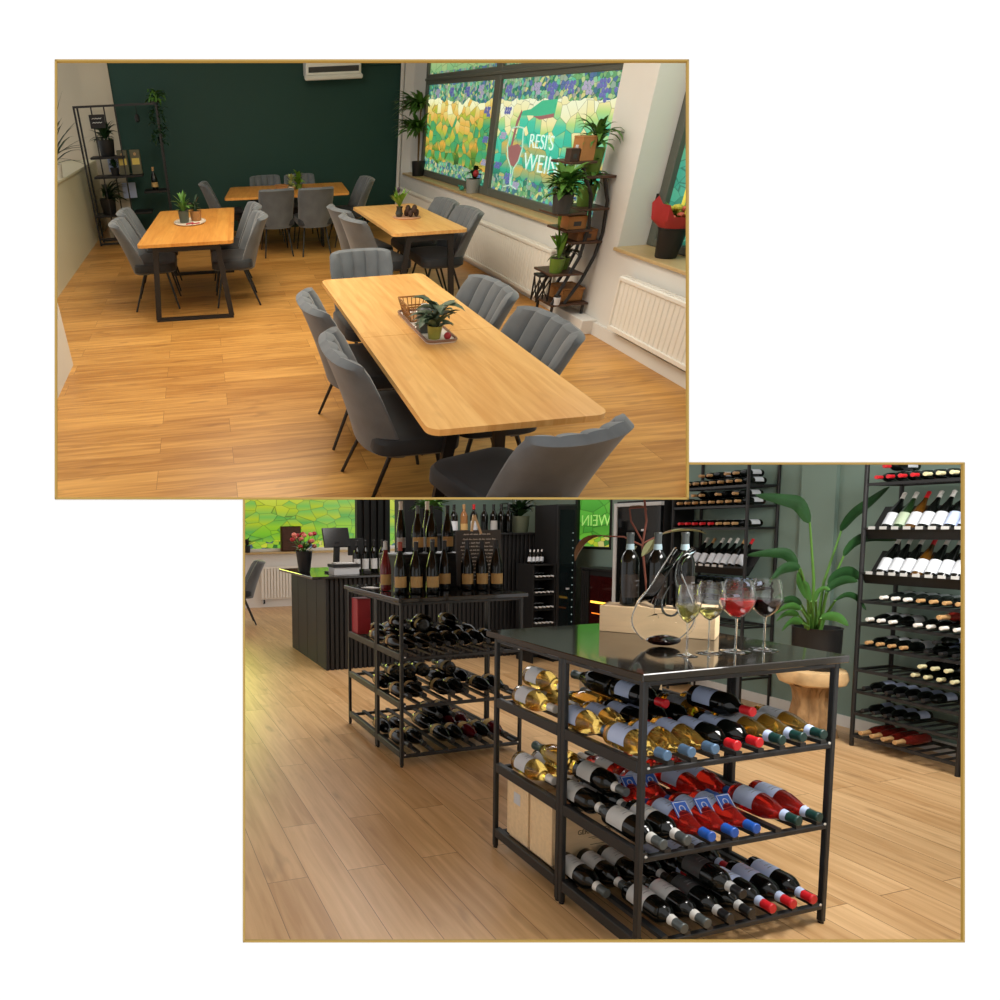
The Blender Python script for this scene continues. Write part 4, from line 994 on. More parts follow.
goblet(2.078, 1.950, 0.275, 0.043, WINE_WHITE, 0.46, 'slim wine glass with pale white wine, nearest the decanter')
goblet(2.193, 1.958, 0.282, 0.053, WINE_WHITE, 0.28, 'wide wine glass with a little white wine, second from the decanter')
goblet(2.315, 1.948, 0.285, 0.061, WINE_ROSE, 0.47, 'wine glass half filled with bright rose wine')
goblet(2.447, 1.938, 0.285, 0.058, WINE_RED, 0.46, 'wine glass half filled with dark red wine, last in the line')
t = thing('dried_branch', M2 @ T(2.47, 2.545, Z1), 'dried branch with curled pale leaves rising behind the pine crate', 'dried branch')
b = MB(); b.tube([(0, 0.0, 0), (-0.02, 0.0, 0.20), (-0.05, 0.0, 0.40), (-0.03, 0, 0.52), (-0.045, 0.0, 0.62)], 0.005, 6); b.tube([(-0.05, 0, 0.40), (-0.16, 0, 0.445), (-0.26, 0.02, 0.45)], 0.004, 6); b.tube([(-0.05, 0.0, 0.41), (0.03, -0.02, 0.45), (0.09, -0.03, 0.47)], 0.004, 6); b.tube([(-0.05, 0, 0.42), (-0.12, 0, 0.52), (-0.13, 0, 0.58), (-0.05, 0, 0.585)], 0.004, 6)
part('twig', b, mat('red_brown_twig', (120, 64, 48), 0.6), t)
for base, d, L_, W_, m, dr in (((0.0, -0.02, 0.43), (-0.6, -0.2, -0.75), 0.14, 0.05, LEAFDRY, -0.6), ((0.03, -0.03, 0.45), (0.9, -0.3, 0.25), 0.22, 0.055, LEAFDRY, 0.5), ((-0.26, 0.02, 0.45), (-0.9, 0.1, -0.1), 0.20, 0.07, LEAFBROWN, 1.5), ((-0.13, 0, 0.585), (0.9, 0.1, 0.1), 0.12, 0.03, LEAFBROWN, 0.4), ((-0.10, -0.02, 0.40), (-0.7, -0.1, -0.5), 0.13, 0.035, LEAFDRY, 0.3)):
    b = MB(); b.leaf(base, d, L_, W_, dr, 8, 0.4); part('leaf', b, m, t)

# ------------------------------------------------------------------ sales room: wall racks on the side wall
def wall_rack(y0, y1, label, levels, trays, slat_step=0.067, x0=4.90, D=0.34):
    """front plane x = 4.90, depth 0.36, running along the wall"""
    t = thing('shelf_rack', M2 @ T(x0, y0, 0), label, 'shelf rack', 'tall black wall racks'); W = y1 - y0; r = 0.013
    for px in (0, D):
        for py in (0, W):
            b = MB(); b.tube([(px, py, 0), (px, py, 2.32)], r, 10); part('post', b, BLACK, t)
    for z in levels:
        b = MB()
        for px in (0, D): b.bar((px, 0, z - 0.008), (px, W, z - 0.008), 0.016, 0.02)
        for py in (0, W): b.bar((0, py, z - 0.008), (D, py, z - 0.008), 0.012, 0.016)
        n = int(W / slat_step)
        for k in range(n + 1): b.bar((0, W * (k + 0.0) / n, z - 0.002), (D, W * k / n, z - 0.002), 0.022, 0.006)
        part('shelf', b, BLACK, t, False)
    for z in trays:
        b = MB()
        b.add([(-0.01, 0, z), (-0.01, W, z), (0.04, 0, z - 0.075), (0.04, W, z - 0.075)], [(0, 1, 3, 2)])
        b.box(-0.012, 0.0, 0.0, W, z - 0.01, z + 0.004); b.prism([(0.04, -0.075), (0.198, 0.140), (0.192, 0.145), (0.034, -0.07)], 0, W, Matrix(((1, 0, 0, 0), (0, 0, 1, 0), (0, 1, 0, z), (0, 0, 0, 1))))
        for py in (0, W - 0.004): b.prism([(-0.01, 0), (0.04, -0.075), (0.10, 0.005)], py, py + 0.004, Matrix(((1, 0, 0, 0), (0, 0, 1, 0), (0, 1, 0, z), (0, 0, 0, 1))))
        tr = part('display_tray', b, BLACKMATT, t, False)
        for k in range(8):
            b = MB(); b.box(-0.014, -0.011, W - 0.055 - k * 0.067 - 0.02, W - 0.055 - k * 0.067 + 0.02, z - 0.008, z + 0.012); part('price_tag', b, PAPERG, tr, False)
    return t
WORDS = {'r_red': 'dark bottle with red foil', 'r_cream': 'dark bottle with cream foil', 'r_white': 'dark bottle with white foil', 'r_tan': 'dark bottle with tan cork', 'r_black': 'all black bottle with pale label', 'r_rose': 'red netted bottle', 'r_green': 'green bottle with pale label', 'r_amber': 'amber-glinting dark bottle', 'bar_k': 'plain dark bottle'}
def rack_row(ys, styles, z, where, group, dx=0.0):
    for k, (yy, st) in enumerate(zip(ys, styles)):
        bottle(lie_x(5.155 + dx, yy, z, 0.76), st, f'{WORDS[st]}, {ORD[k]} from far end, {where}', group)
def tray_row(ys, styles, z, where, group, dx=0.0):
    for k, (yy, st) in enumerate(zip(ys, styles)):
        bottle(M2 @ T(4.927 + dx, yy, z - 0.021) @ RX(-2) @ RY(36) @ RZ(90) @ Matrix.Diagonal((0.72, 0.72, 0.90, 1)), st, f'{WORDS[st]}, {ORD[k]} from far end, {where}', group)
wall_rack(2.615, 3.212, 'tall black wall rack of bottles beside the big plant, cut by the opening edge', [1.830, 1.030, 0.873, 0.713, 0.550, 0.398, 0.241, 0.081], [1.527, 1.222])
PY = [3.128 - 0.0675 * k for k in range(8)]
GR = 'bottles in the wall rack by the big plant'
rack_row(PY[:7], ['r_red'] * 4 + ['r_cream'] * 3, 1.866, 'highest shelf by the plant', GR)
bottle(lie_x(5.155, 3.085, 1.935, 0.76), 'r_red', 'red-capped bottle lying on top of the highest row by the plant', GR)
tray_row([y - 0.025 for y in PY[:7]], ['r_white', 'r_green', 'r_amber', 'r_white', 'r_white', 'r_black', 'r_black'], 1.527, 'upper slanted tray by the plant', GR)
tray_row([y - 0.010 for y in PY[:7]], ['r_white', 'r_white', 'r_white', 'r_amber', 'r_white', 'r_white', 'r_white'], 1.222, 'lower slanted tray by the plant', GR)
rack_row([y - 0.075 for y in PY[:6]] + [2.651], ['r_white'] * 3 + ['r_tan'] * 4, 1.066, 'first shelf under the trays', GR)
rack_row(PY[:3] + [2.855, 2.786, 2.719, 2.650], ['r_white'] * 7, 0.909, 'second shelf under the trays', GR)
bottle(lie_x(5.155, 2.735, 0.975, 0.76), 'r_rose', 'red netted bottle lying on top of the second shelf under the trays', GR)
rack_row(PY[:4] + [2.792, 2.717, 2.648], ['r_tan'] * 4 + ['r_black'] * 3, 0.749, 'third shelf under the trays', GR)
bottle(lie_x(5.155, 2.752, 0.815, 0.76), 'r_black', 'black bottle lying on top of the third shelf under the trays', GR)
rack_row([2.853, 2.786, 2.718, 2.650], ['r_cream'] * 4, 0.586, 'fourth shelf under the trays', GR)
rack_row([2.820, 2.752, 2.684], ['r_cream'] * 3, 0.648, 'stacked on the fourth shelf', GR)
rack_row(PY[:6], ['r_black'] * 6, 0.434, 'fifth shelf under the trays', GR)
rack_row(PY[:4], ['r_black'] * 4, 0.277, 'sixth shelf under the trays', GR)
rack_row(PY[:4], ['r_rose'] * 4, 0.118, 'lowest shelf by the plant', GR)
t = wall_rack(2.00, 2.583, 'tall black wall rack barely showing at the opening edge', [1.042, 0.562, 0.092], [])
wall_rack(4.125, 4.86, 'tall black wall rack of bottles behind the wine glasses', [1.885, 1.717, 1.531, 1.026, 0.864, 0.70, 0.54, 0.26], [1.200], x0=4.965, D=0.325)
G3 = 'bottles in the wall rack behind the wine glasses'
QY = [4.77 - 0.082 * k for k in range(8)]
rack_row(QY, ['r_tan'] * 8, 1.921, 'top shelf behind the glasses', G3, 0.06)
rack_row([4.55, 4.47, 4.30, 4.22], ['r_tan'] * 4, 1.985, 'stacked on top shelf behind the glasses', G3, 0.06)
rack_row(QY, ['r_tan'] * 8, 1.753, 'second shelf behind the glasses', G3, 0.06)
rack_row([4.62, 4.54, 4.38, 4.22], ['r_tan'] * 4, 1.817, 'stacked on second shelf behind the glasses', G3, 0.06)
rack_row([4.75, 4.675, 4.60, 4.523, 4.44, 4.363, 4.288, 4.212], ['r_red'] * 5 + ['r_tan'] * 3, 1.567, 'third shelf behind the glasses', G3, 0.06)
tray_row([4.66, 4.585, 4.50, 4.43, 4.36, 4.29, 4.22], ['r_white', 'r_tan', 'r_white', 'r_white', 'r_white', 'r_tan', 'r_red'], 1.200, 'slanted tray behind the glasses', G3, 0.06)
rack_row(QY[1:], ['r_black'] * 7, 1.062, 'shelf under tray behind the glasses', G3, 0.06)
rack_row(QY[1:6], ['r_black'] * 5, 0.90, 'lowest filled shelf behind the glasses', G3, 0.06)

# ------------------------------------------------------------------ sales room: plant on its stump stool
SX, SY = 4.84, 3.46
t = thing('stump_stool', M2 @ T(SX, SY, 0), 'stool of a split tree stump with a thick wavy-edged slab, under the black plant pot', 'stool')
def stump(prof, n, jit, seed):
    rr = random.Random(seed); ph = [rr.uniform(0, 6.28) for _ in range(4)]
    vs = []; fs = []
    for r, z in prof:
        for k in range(n):
            a = 2 * PI * k / n; q = 1 + jit * (0.5 * math.sin(2 * a + ph[0]) + 0.35 * math.sin(5 * a + ph[1] + z * 3) + 0.25 * math.sin(9 * a + ph[2]))
            vs.append((r * q * math.cos(a), r * q * math.sin(a), z))
    for i in range(len(prof) - 1):
        for k in range(n): fs.append((i * n + k, i * n + (k + 1) % n, (i + 1) * n + (k + 1) % n, (i + 1) * n + k))
    fs.append(tuple(range(n))[::-1]); fs.append(tuple((len(prof) - 1) * n + k for k in range(n)))
    return MB().add(vs, fs)
BARK = mat('weathered_trunk', (150, 116, 76), 0.8, noise=0.98, nscale=14, bump=1.0, bscale=16, stretch=(1, 1, 0.4))
SLAB = mat('pale_slab_wood', (206, 172, 124), 0.7, noise=0.55, nscale=10, bump=0.3, bscale=30)
part('trunk', stump([(0.165, 0), (0.15, 0.05), (0.115, 0.16), (0.10, 0.26), (0.11, 0.34), (0.14, 0.392)], 48, 0.38, 3), BARK, t)
part('slab', stump([(0.165, 0.393), (0.200, 0.41), (0.215, 0.45), (0.205, 0.50), (0.19, 0.508)], 48, 0.13, 8), SLAB, t)
plant = thing('potted_plant', M2 @ T(SX, SY - 0.02, 0.513), 'large bird-of-paradise plant in a black pot on the stump stool', 'plant')
b = MB(); b.lathe([(0, 0), (0.130, 0), (0.140, 0.02), (0.147, 0.29), (0.150, 0.30), (0.138, 0.30), (0.134, 0.25), (0, 0.25)], 36); part('pot', b, POTK, plant)
b = MB(); b.lathe([(0, 0.251), (0.133, 0.251), (0.133, 0.262), (0, 0.27)], 24); part('soil', b, SOIL, plant)
def pxz(u, v, dy=0.0):
    k = (3.44 + dy) / 3.42; x, z = 4.289 + (u - 768) * 0.00952, 1.764 - (v - 495) * 0.00719
    return Vector((x * k - SX, dy, 1.6 + (z - 1.6) * k - 0.513))
def blade(mb, pts, W, n=12, yb=(0, 0), fold=0.25):
    """a broad leaf along a curve of given points; widest at a third"""
    P = [Vector(p) for p in pts]; full = []
    m = len(P)
    for i in range(m - 1):
        p0, p1, p2, p3 = P[max(0, i - 1)], P[i], P[i + 1], P[min(m - 1, i + 2)]
        for k in range(n // (m - 1)):
            t = k / (n // (m - 1)); full.append(0.5 * ((2 * p1) + (p2 - p0) * t + (2 * p0 - 5 * p1 + 4 * p2 - p3) * t * t + (3 * p1 - p0 - 3 * p2 + p3) * t ** 3))
    full.append(P[-1]); vs = []; fs = []; q = len(full)
    for i, p in enumerate(full):
        d = (full[min(q - 1, i + 1)] - full[max(0, i - 1)]).normalized(); s_ = d.cross(Vector((0.15, 1, 0.35))).normalized(); up = s_.cross(d)
        t = i / (q - 1); w_ = W * math.sin(PI * (0.04 + 0.95 * t ** 0.8)) ** 0.7 * 0.5
        for e in (-1, -0.5, 0, 0.5, 1): vs.append(tuple(p + s_ * w_ * e + up * w_ * abs(e) * fold))
    for i in range(q - 1):
        for e in range(4): a = i * 5 + e; fs.append((a, a + 1, a + 6, a + 5))
    mb.add(vs, fs)
LV = [((818, 632), [(810, 522), (800, 505), (785, 500), (757, 495)], 0.11, -0.10), ((822, 632), [(842, 531), (855, 515), (872, 502), (890, 487)], 0.11, -0.02), ((824, 632), [(846, 556), (858, 543), (875, 538), (902, 542)], 0.10, -0.14), ((815, 632), [(800, 564), (790, 553), (775, 551), (752, 552)], 0.09, -0.14),
      ((816, 632), [(803, 567), (792, 566), (783, 570), (774, 581)], 0.10, -0.18), ((826, 632), [(832, 584), (842, 575), (855, 573), (868, 582)], 0.10, -0.12), ((825, 632), [(830, 592), (840, 584), (852, 581), (862, 583)], 0.09, -0.16), ((826, 632), [(840, 601), (852, 596), (863, 600), (873, 613)], 0.05, -0.16),
      ((814, 634), [(806, 603), (797, 598), (788, 599), (779, 606)], 0.07, -0.16), ((814, 634), [(806, 608), (797, 604), (788, 606), (781, 611)], 0.06, -0.2), ((822, 634), [(826, 618), (836, 617), (846, 620), (855, 628)], 0.08, -0.2), ((814, 634), [(808, 622), (800, 619), (794, 622), (788, 628)], 0.07, -0.2), ((818, 634), [(812, 598), (806, 585), (803, 578), (801, 570)], 0.06, -0.1), ((817, 634), [(815, 600), (812, 590), (810, 584), (806, 579)], 0.05, -0.22), ((820, 634), [(820, 600), (822, 592), (828, 588), (834, 590)], 0.05, -0.22), ((812, 634), [(804, 614), (797, 611), (790, 612), (782, 618)], 0.06, -0.1)]
for k, (r0, pts, W_, dy) in enumerate(LV):
    st = [pxz(*r0), pxz(*pts[0], dy)]; st[0].z = 0.26
    mid = (st[0] + st[1]) / 2; mid.y = dy * 0.3; mid.x += (st[0].x - st[1].x) * 0.25; st[1].y = dy
    b = MB(); b.tube([st[0], mid, st[1]], [0.011, 0.009, 0.006], 8); part('stalk', b, LEAFG, plant)
    P = []
    for i, p in enumerate(pts): P.append(pxz(*p, dy - (0.06 if k == 1 else 0.02) * i))
    b = MB(); blade(b, P, W_ * 0.85, 12); part('leaf', b, LEAFBIRD if k < 9 else mat('mid_green_leaf', (58, 102, 44), 0.4, noise=0.4, nscale=9), plant)

# ------------------------------------------------------------------ sales room: counter zone
t = thing('sales_counter', M2 @ T(2.12, 6.65, 0), 'black slatted sales counter with the till and flower vase', 'counter')
b = MB(); b.box(0.02, 1.2, 0.03, 1.48, 0.0, 1.02); part('body', b, BLACKMATT, t, False)
b = MB(); b.cbox(0.0, 0.02, 0.03, 1.48, 0.0, 1.02, 0.003)
for k in range(3): b.box(-0.002, 0.0, 0.35 + 0.4 * k, 0.353 + 0.4 * k, 0.02, 1.0)
part('end_panel', b, SLATBLACK, t, False)
b = MB()
for k in range(22): b.cbox(0.0 + k * 0.055, 0.036 + k * 0.055, 0.0, 0.03, 0.0, 1.02, 0.003)
part('slatted_front', b, SLATBLACK, t, False)
b = MB(); b.cbox(-0.16, 1.22, -0.03, 1.50, 1.0205, 1.048, 0.004); part('worktop', b, TOPBLACK, t, False)
t = thing('bar_cabinet', M2 @ T(3.385, 6.70, 0), 'tall black slatted cabinet with bottles along its top', 'cabinet')
b = MB(); b.box(0.0, 1.60, 0.03, 0.45, 0.0, 1.455); part('body', b, BLACKMATT, t, False)
b = MB()
for k in range(29): b.cbox(0.0 + k * 0.0553, 0.036 + k * 0.0553, 0.0, 0.03, 0.0, 1.455, 0.003)
part('slatted_front', b, SLATBLACK, t, False)
b = MB(); b.cbox(-0.01, 1.615, -0.03, 0.46, 1.4555, 1.480, 0.004); part('top_board', b, SLATBLACK, t, False)
for k, (x, st, d) in enumerate([(3.75, 'bar_w', 'dark bottle with white label'), (3.88, 'bar_t', 'brown bottle with tan cap'), (4.01, 'bar_r', 'red-capped white-label bottle'), (4.15, 'bar_k', 'plain dark bottle'), (4.275, 'bar_b', 'dark bottle with grey label'), (4.38, 'bar_k', 'plain dark bottle'), (4.48, 'bar_k', 'plain dark bottle')]):
    bottle(stand(x, 6.78, 1.4805, 1.05, 1.0, 200), st, f'{d} on the tall slatted cabinet, {ORD[k]} from the left', 'bottles on the tall slatted cabinet')
def bush(name, M, label, pot, potr, poth, n, L_, W_, m, up=0.6, seed=1, droop=0.9, stem=0.0, spread=1.0, soilm=SOIL, stems=1, group=None, arc=(0, 360)):
    rr = random.Random(seed)
    t = thing(name, M, label, 'plant', group)
    b = MB(); b.lathe([(0, 0), (potr * 0.78, 0), (potr * 0.82, 0.01), (potr, poth), (potr * 1.02, poth), (potr * 0.93, poth), (potr * 0.9, poth - 0.012), (0, poth - 0.012)], 24); part('pot', b, pot, t)
    b = MB(); b.lathe([(0, poth - 0.014), (potr * 0.89, poth - 0.014), (potr * 0.88, poth - 0.006), (0, poth - 0.003)], 16); part('soil', b, soilm, t)
    heads = [(0, 0, poth)]
    if stem:
        b = MB(); heads = []
        for s_ in range(stems):
            hx, hy, hz = rr.uniform(-.3, .3) * potr, rr.uniform(-.3, .3) * potr, poth + stem * (1 - 0.42 * s_)
            b.tube([(hx * 0.4, hy * 0.4, poth - 0.01), (hx, hy, hz)], potr * 0.10, 7); heads.append((hx, hy, hz))
        part('stem', b, TERRA, t)
    b = MB()
    for k in range(n):
        hx, hy, hz = heads[k % len(heads)]; a = R(rr.uniform(*arc)); e = rr.uniform(-0.25, 1.0) * (1.5 if up > 1 else 1)
        d = (math.cos(a) * spread, math.sin(a) * spread, up * (e + 0.35)); l = L_ * rr.uniform(0.6, 1.1)
        b.leaf((hx + math.cos(a) * potr * 0.15, hy + math.sin(a) * potr * 0.15, hz + rr.uniform(-0.02, 0.10) * (1 if not stem else 0.4)), d, l, W_ * rr.uniform(0.7, 1.15), droop * rr.uniform(0.5, 1.3), 5, 0.3)
    part('foliage', b, m, t); return t
bush('potted_plant', M2 @ T(4.69, 6.86, 1.4805), 'leafy plant in a grey-green pot on the end of the tall slatted cabinet', mat('sage_pot', (96, 104, 84), 0.5), 0.115, 0.20, 46, 0.27, 0.07, LEAFD, 0.9, 5)
bush('potted_plant', M2 @ T(3.52, 6.95, 1.4805), 'tall leafy green plant beside the bottles on the slatted cabinet', POTK, 0.08, 0.12, 60, 0.26, 0.06, LEAFG, 1.0, 6, 0.8, 0.18)
t = thing('slat_screen', M2 @ T(3.37, 9.0, 0), 'black slatted screen standing before the lime stained glass', 'screen')
b = MB(); b.box(0, 0.54, 0.05, 0.08, 0, 2.3); part('back_panel', b, BLACKMATT, t, False)
b = MB()
for k in range(5): b.cbox(0.0 + k * 0.115, 0.075 + k * 0.115, 0.0, 0.05, 0, 2.3, 0.004)
part('slats', b, SLATBLACK, t, False)
t = thing('tall_cupboard', M2 @ T(3.50, 7.62, 0), 'tall black cupboard behind the standing bottles', 'cupboard')
b = MB(); b.box(0, 0.55, 0.02, 0.30, 0, 2.2); part('body', b, BLACKMATT, t, False); b = MB(); b.cbox(0.005, 0.27, 0, 0.02, 0.05, 2.18, 0.003); part('door', b, SLATBLACK, t, False); b = MB(); b.cbox(0.28, 0.545, 0, 0.02, 0.05, 2.18, 0.003); part('door', b, SLATBLACK, t, False)
# counter clutter
ZK = 1.0485
t = thing('flower_vase', M2 @ T(2.10, 7.42, ZK), 'tapered black vase of red and pink flowers on the sales counter', 'vase')
b = MB(); b.lathe([(0, 0), (0.065, 0), (0.07, 0.01), (0.10, 0.24), (0.104, 0.25), (0.094, 0.25), (0.09, 0.22), (0, 0.22)], 24); part('vase', b, POTK, t)
rr = random.Random(3); b = MB()
for k in range(24):
    a = rr.uniform(0, 6.28); b.leaf((0, 0, 0.24), (math.cos(a), math.sin(a), rr.uniform(.3, 1.6)), rr.uniform(.14, .26), 0.04, 0.9, 5)
part('foliage', b, LEAFG, t)
for k in range(13):
    a = rr.uniform(0, 6.28); q = rr.uniform(0.04, 0.17); h = 0.30 + rr.uniform(0, 0.16); x, y = q * math.cos(a) * 1.2, q * math.sin(a)
    b = MB(); b.tube([(0, 0, 0.23), (x, y, h)], 0.004, 5); sp = part('flower_stem', b, LEAFG, t)
    b = MB(); b.ball((x, y, h), 0.033, 6, (1, 1, 0.8)); part('blossom', b, RED if k % 3 == 0 else PINK, sp)
t = thing('till', M2 @ T(2.40, 7.02, ZK) @ RZ(8), 'black touchscreen till with tilted display on the counter', 'till')
b = MB(); b.cbox(-0.10, 0.12, -0.02, 0.18, 0, 0.02, 0.004); part('base', b, BLACKMATT, t, False); b = MB(); b.bar((0.01, 0.09, 0.02), (0.01, 0.06, 0.36), 0.06, 0.05); part('stand', b, BLACKMATT, t, False)
b = MB(); b.cbox(-0.17, 0.17, -0.012, 0.012, 0, 0.235, 0.004, T(0.01, 0.04, 0.30) @ RX(-18)); part('screen', b, mat('dark_screen', (10, 11, 12), 0.2), t, False)
b = MB(); b.cbox(0.16, 0.36, 0.05, 0.08, 0.2, 0.40, 0.004); b.cbox(0.22, 0.30, 0.06, 0.075, 0.0, 0.2, 0.003); part('customer_display', b, BLACKMATT, t, False)
t = thing('document_tray', M2 @ T(2.25, 6.74, ZK), 'white and black document tray with papers on the counter front', 'tray')
b = MB(); b.cbox(0, 0.30, 0, 0.20, 0, 0.085, 0.003); part('drawer_box', b, mat('pale_grey_box', (170, 172, 174), 0.5), t, False); b = MB(); b.cbox(-0.01, 0.31, -0.01, 0.21, 0.086, 0.12, 0.003); part('lid', b, BLACKMATT, t, False)
b = MB(); b.cbox(0.03, 0.27, 0.03, 0.18, 0.1205, 0.135, 0.001); part('papers', b, PAPERG, t, False)
t = thing('card_terminal', M2 @ T(2.63, 6.70, ZK) @ RZ(-20), 'small black card terminal lying beside the document tray', 'card terminal')
b = MB(); b.cbox(-0.04, 0.04, 0, 0.16, 0, 0.045, 0.006); part('body', b, BLACKMATT, t, False); b = MB(); b.box(-0.03, 0.03, 0.09, 0.15, 0.0452, 0.047); part('display', b, PAPERD, t, False)
for k, x in enumerate((2.60, 2.705, 2.81, 2.915)):
    bottle(stand(x, 6.95, ZK, 0.95, 1.10, 200), 'bar_b', f'dark bottle with pale grey label beside the till, {ORD[k]} from the left', 'bottles beside the till')
# sill and chair by the far wall
t = thing('wooden_box', M2 @ T(3.02, 12.30, 1.1005), 'brown wooden box standing upright on the far sill before lime stained glass', 'box')
b = MB()
for bx in ((0, 0.40, 0, 0.015, 0, 0.50), (0, 0.4, 0.0, 0.11, 0, 0.02), (0, 0.4, 0, 0.11, 0.48, 0.5), (0, 0.02, 0, 0.11, 0.02, 0.48), (0.38, 0.4, 0, 0.11, 0.02, 0.48)): b.cbox(*bx, 0.003)
part('box_frame', b, mat('walnut_box', (104, 64, 32), 0.5, noise=0.3, nscale=8), t, False)
b = MB(); b.cbox(0.02, 0.38, -0.004, 0.0, 0.02, 0.48, 0.001); part('panel', b, mat('dark_walnut_panel', (70, 40, 20), 0.5, noise=0.3, nscale=8), t, False)
bush('potted_plant', M2 @ T(2.33, 12.32, 1.1005), 'small dark violet plant at the end of the far sill', POTK, 0.07, 0.13, 30, 0.16, 0.05, mat('dusky_leaf', (58, 50, 62), 0.6), 0.9, 9)
CH2 = again(PROTO['end'], M2 @ T(1.62, 10.45, 0) @ RZ(84) @ Matrix.Scale(1.2, 4), 'grey upholstered chair by the far wall radiator of the sales room')
# coolers and small rack on the right
t = thing('bottle_stand', M2 @ T(4.43, 6.22, 0), 'small black bottle stand with rows of silver bottle tops beside the tall glass cooler', 'bottle rack')
b = MB(); b.box(0, 0.02, 0, 0.3, 0, 1.13); part('side_panel', b, BLACKMATT, t, False); b = MB(); b.box(0.28, 0.30, 0, 0.3, 0, 1.13); part('side_panel', b, BLACKMATT, t, False); b = MB(); b.box(0.02, 0.28, 0.285, 0.3, 0, 1.13); part('back_panel', b, BLACKMATT, t, False)
for z in (0.42, 0.60, 0.77, 0.95, 1.11):
    b = MB(); b.cbox(0.02, 0.28, 0.01, 0.285, z, z + 0.015, 0.002); part('shelf', b, BLACKMATT, t, False)
STYLE['cool'] = ('bordeaux', GLASSD, PAPERW, mat('dull_silver_foil', (214, 214, 214), 0.35), None, 12)
for q, z in enumerate((0.435, 0.615, 0.785, 0.965)):
    for k in range(5): bottle(M2 @ T(4.475 + 0.052 * k, 6.48, z + 0.028) @ RX(90) @ Matrix.Diagonal((0.58, 0.58, 0.82, 1)), 'cool', f'silver-topped bottle, {ORD[k]} from left, {["lowest", "second", "third", "highest"][q]} row of small black stand', 'bottles in the small black stand')
for k in range(4): bottle(M2 @ T(4.465 + 0.052 * k, 6.34, 1.125) @ RY(28) @ RX(-30) @ RZ(180) @ Matrix.Diagonal((0.55, 0.55, 0.6, 1)), 'cool', f'bottle leaning on top of the small black stand, {ORD[k]} from left', 'bottles in the small black stand')
t = thing('wine_cooler', M2 @ T(4.745, 6.22, 0), 'tall dark glass-door wine cooler with a strip of tiny lights', 'wine cooler')
b = MB(); b.box(0, 0.26, 0.03, 0.42, 0, 1.80); part('cabinet', b, BLACKMATT, t, False)
b = MB(); b.cbox(0.0, 0.26, 0.0, 0.03, 0.05, 1.79, 0.004); dr = part('door', b, BLACK, t, False)
b = MB(); b.box(0.03, 0.22, -0.003, 0.0, 0.09, 1.74); part('glass_pane', b, mat('dark_teal_pane', (16, 26, 28), 0.08), dr, False)
b = MB()
for k in range(16): b.ball((0.20, -0.006, 0.2 + k * 0.085), 0.006, 4)
part('light_strip', b, mat('cold_light', (150, 170, 170), 0.4, emit=0.6), dr)
b = MB(); b.box(0.12, 0.165, -0.005, -0.003, 0.83, 0.85); part('badge', b, PAPERW, dr, False)
t = thing('low_cooler', M2 @ T(5.03, 5.62, 0), 'low dark wine cooler with a glowing amber shelf under the green stained glass', 'wine cooler')
b = MB(); b.box(0.02, 0.255, 0, 0.56, 0, 1.06); part('cabinet', b, BLACKMATT, t, False); b = MB(); b.cbox(-0.01, 0.26, -0.01, 0.57, 1.0605, 1.085, 0.003); part('top_board', b, SLATBLACK, t, False)
b = MB()
for k in range(4): b.cbox(0.0, 0.02, 0.43 + k * 0.033, 0.453 + k * 0.033, 0.02, 1.05, 0.002)
part('slatted_side', b, SLATBLACK, t, False)
b = MB(); b.box(0.012, 0.02, 0.08, 0.42, 0.08, 1.0); dr = part('glass_door', b, mat('wine_red_pane', (48, 12, 12), 0.1), t, False)
b = MB(); b.cbox(0.006, 0.012, 0.12, 0.40, 0.695, 0.718, 0.002); part('light_bar', b, mat('amber_light', (255, 196, 70), 0.4, emit=2.2), dr, False)
b = MB(); b.cbox(0.006, 0.012, 0.16, 0.38, 0.575, 0.587, 0.002); part('light_bar', b, mat('orange_light', (240, 130, 40), 0.4, emit=1.2), dr, False)
t = thing('glass_cabinet', M2 @ T(4.90, 4.93, 0), 'tall black glass-fronted cabinet with a pale grey frame behind the crate bottles', 'cabinet')
b = MB(); b.box(0.03, 0.38, 0, 0.60, 0, 1.80); part('cabinet', b, BLACKMATT, t, False)
b = MB(); b.box(0.0, 0.03, 0.01, 0.555, 0.04, 1.74); dr = part('glass_door', b, mat('black_glass_pane', (12, 13, 14), 0.06), t, False)
FG = mat('pale_grey_frame', (186, 188, 188), 0.45)
b = MB(); b.cbox(-0.012, 0.03, 0.56, 0.60, 0.0, 1.78, 0.003); part('frame_post', b, FG, t, False); b = MB(); b.cbox(-0.012, 0.03, 0.0, 0.56, 1.745, 1.78, 0.003); part('frame_header', b, FG, t, False)
b = MB(); b.box(-0.002, 0.0, 0.20, 0.24, 1.5, 1.52); part('badge', b, PAPERW, dr, False)

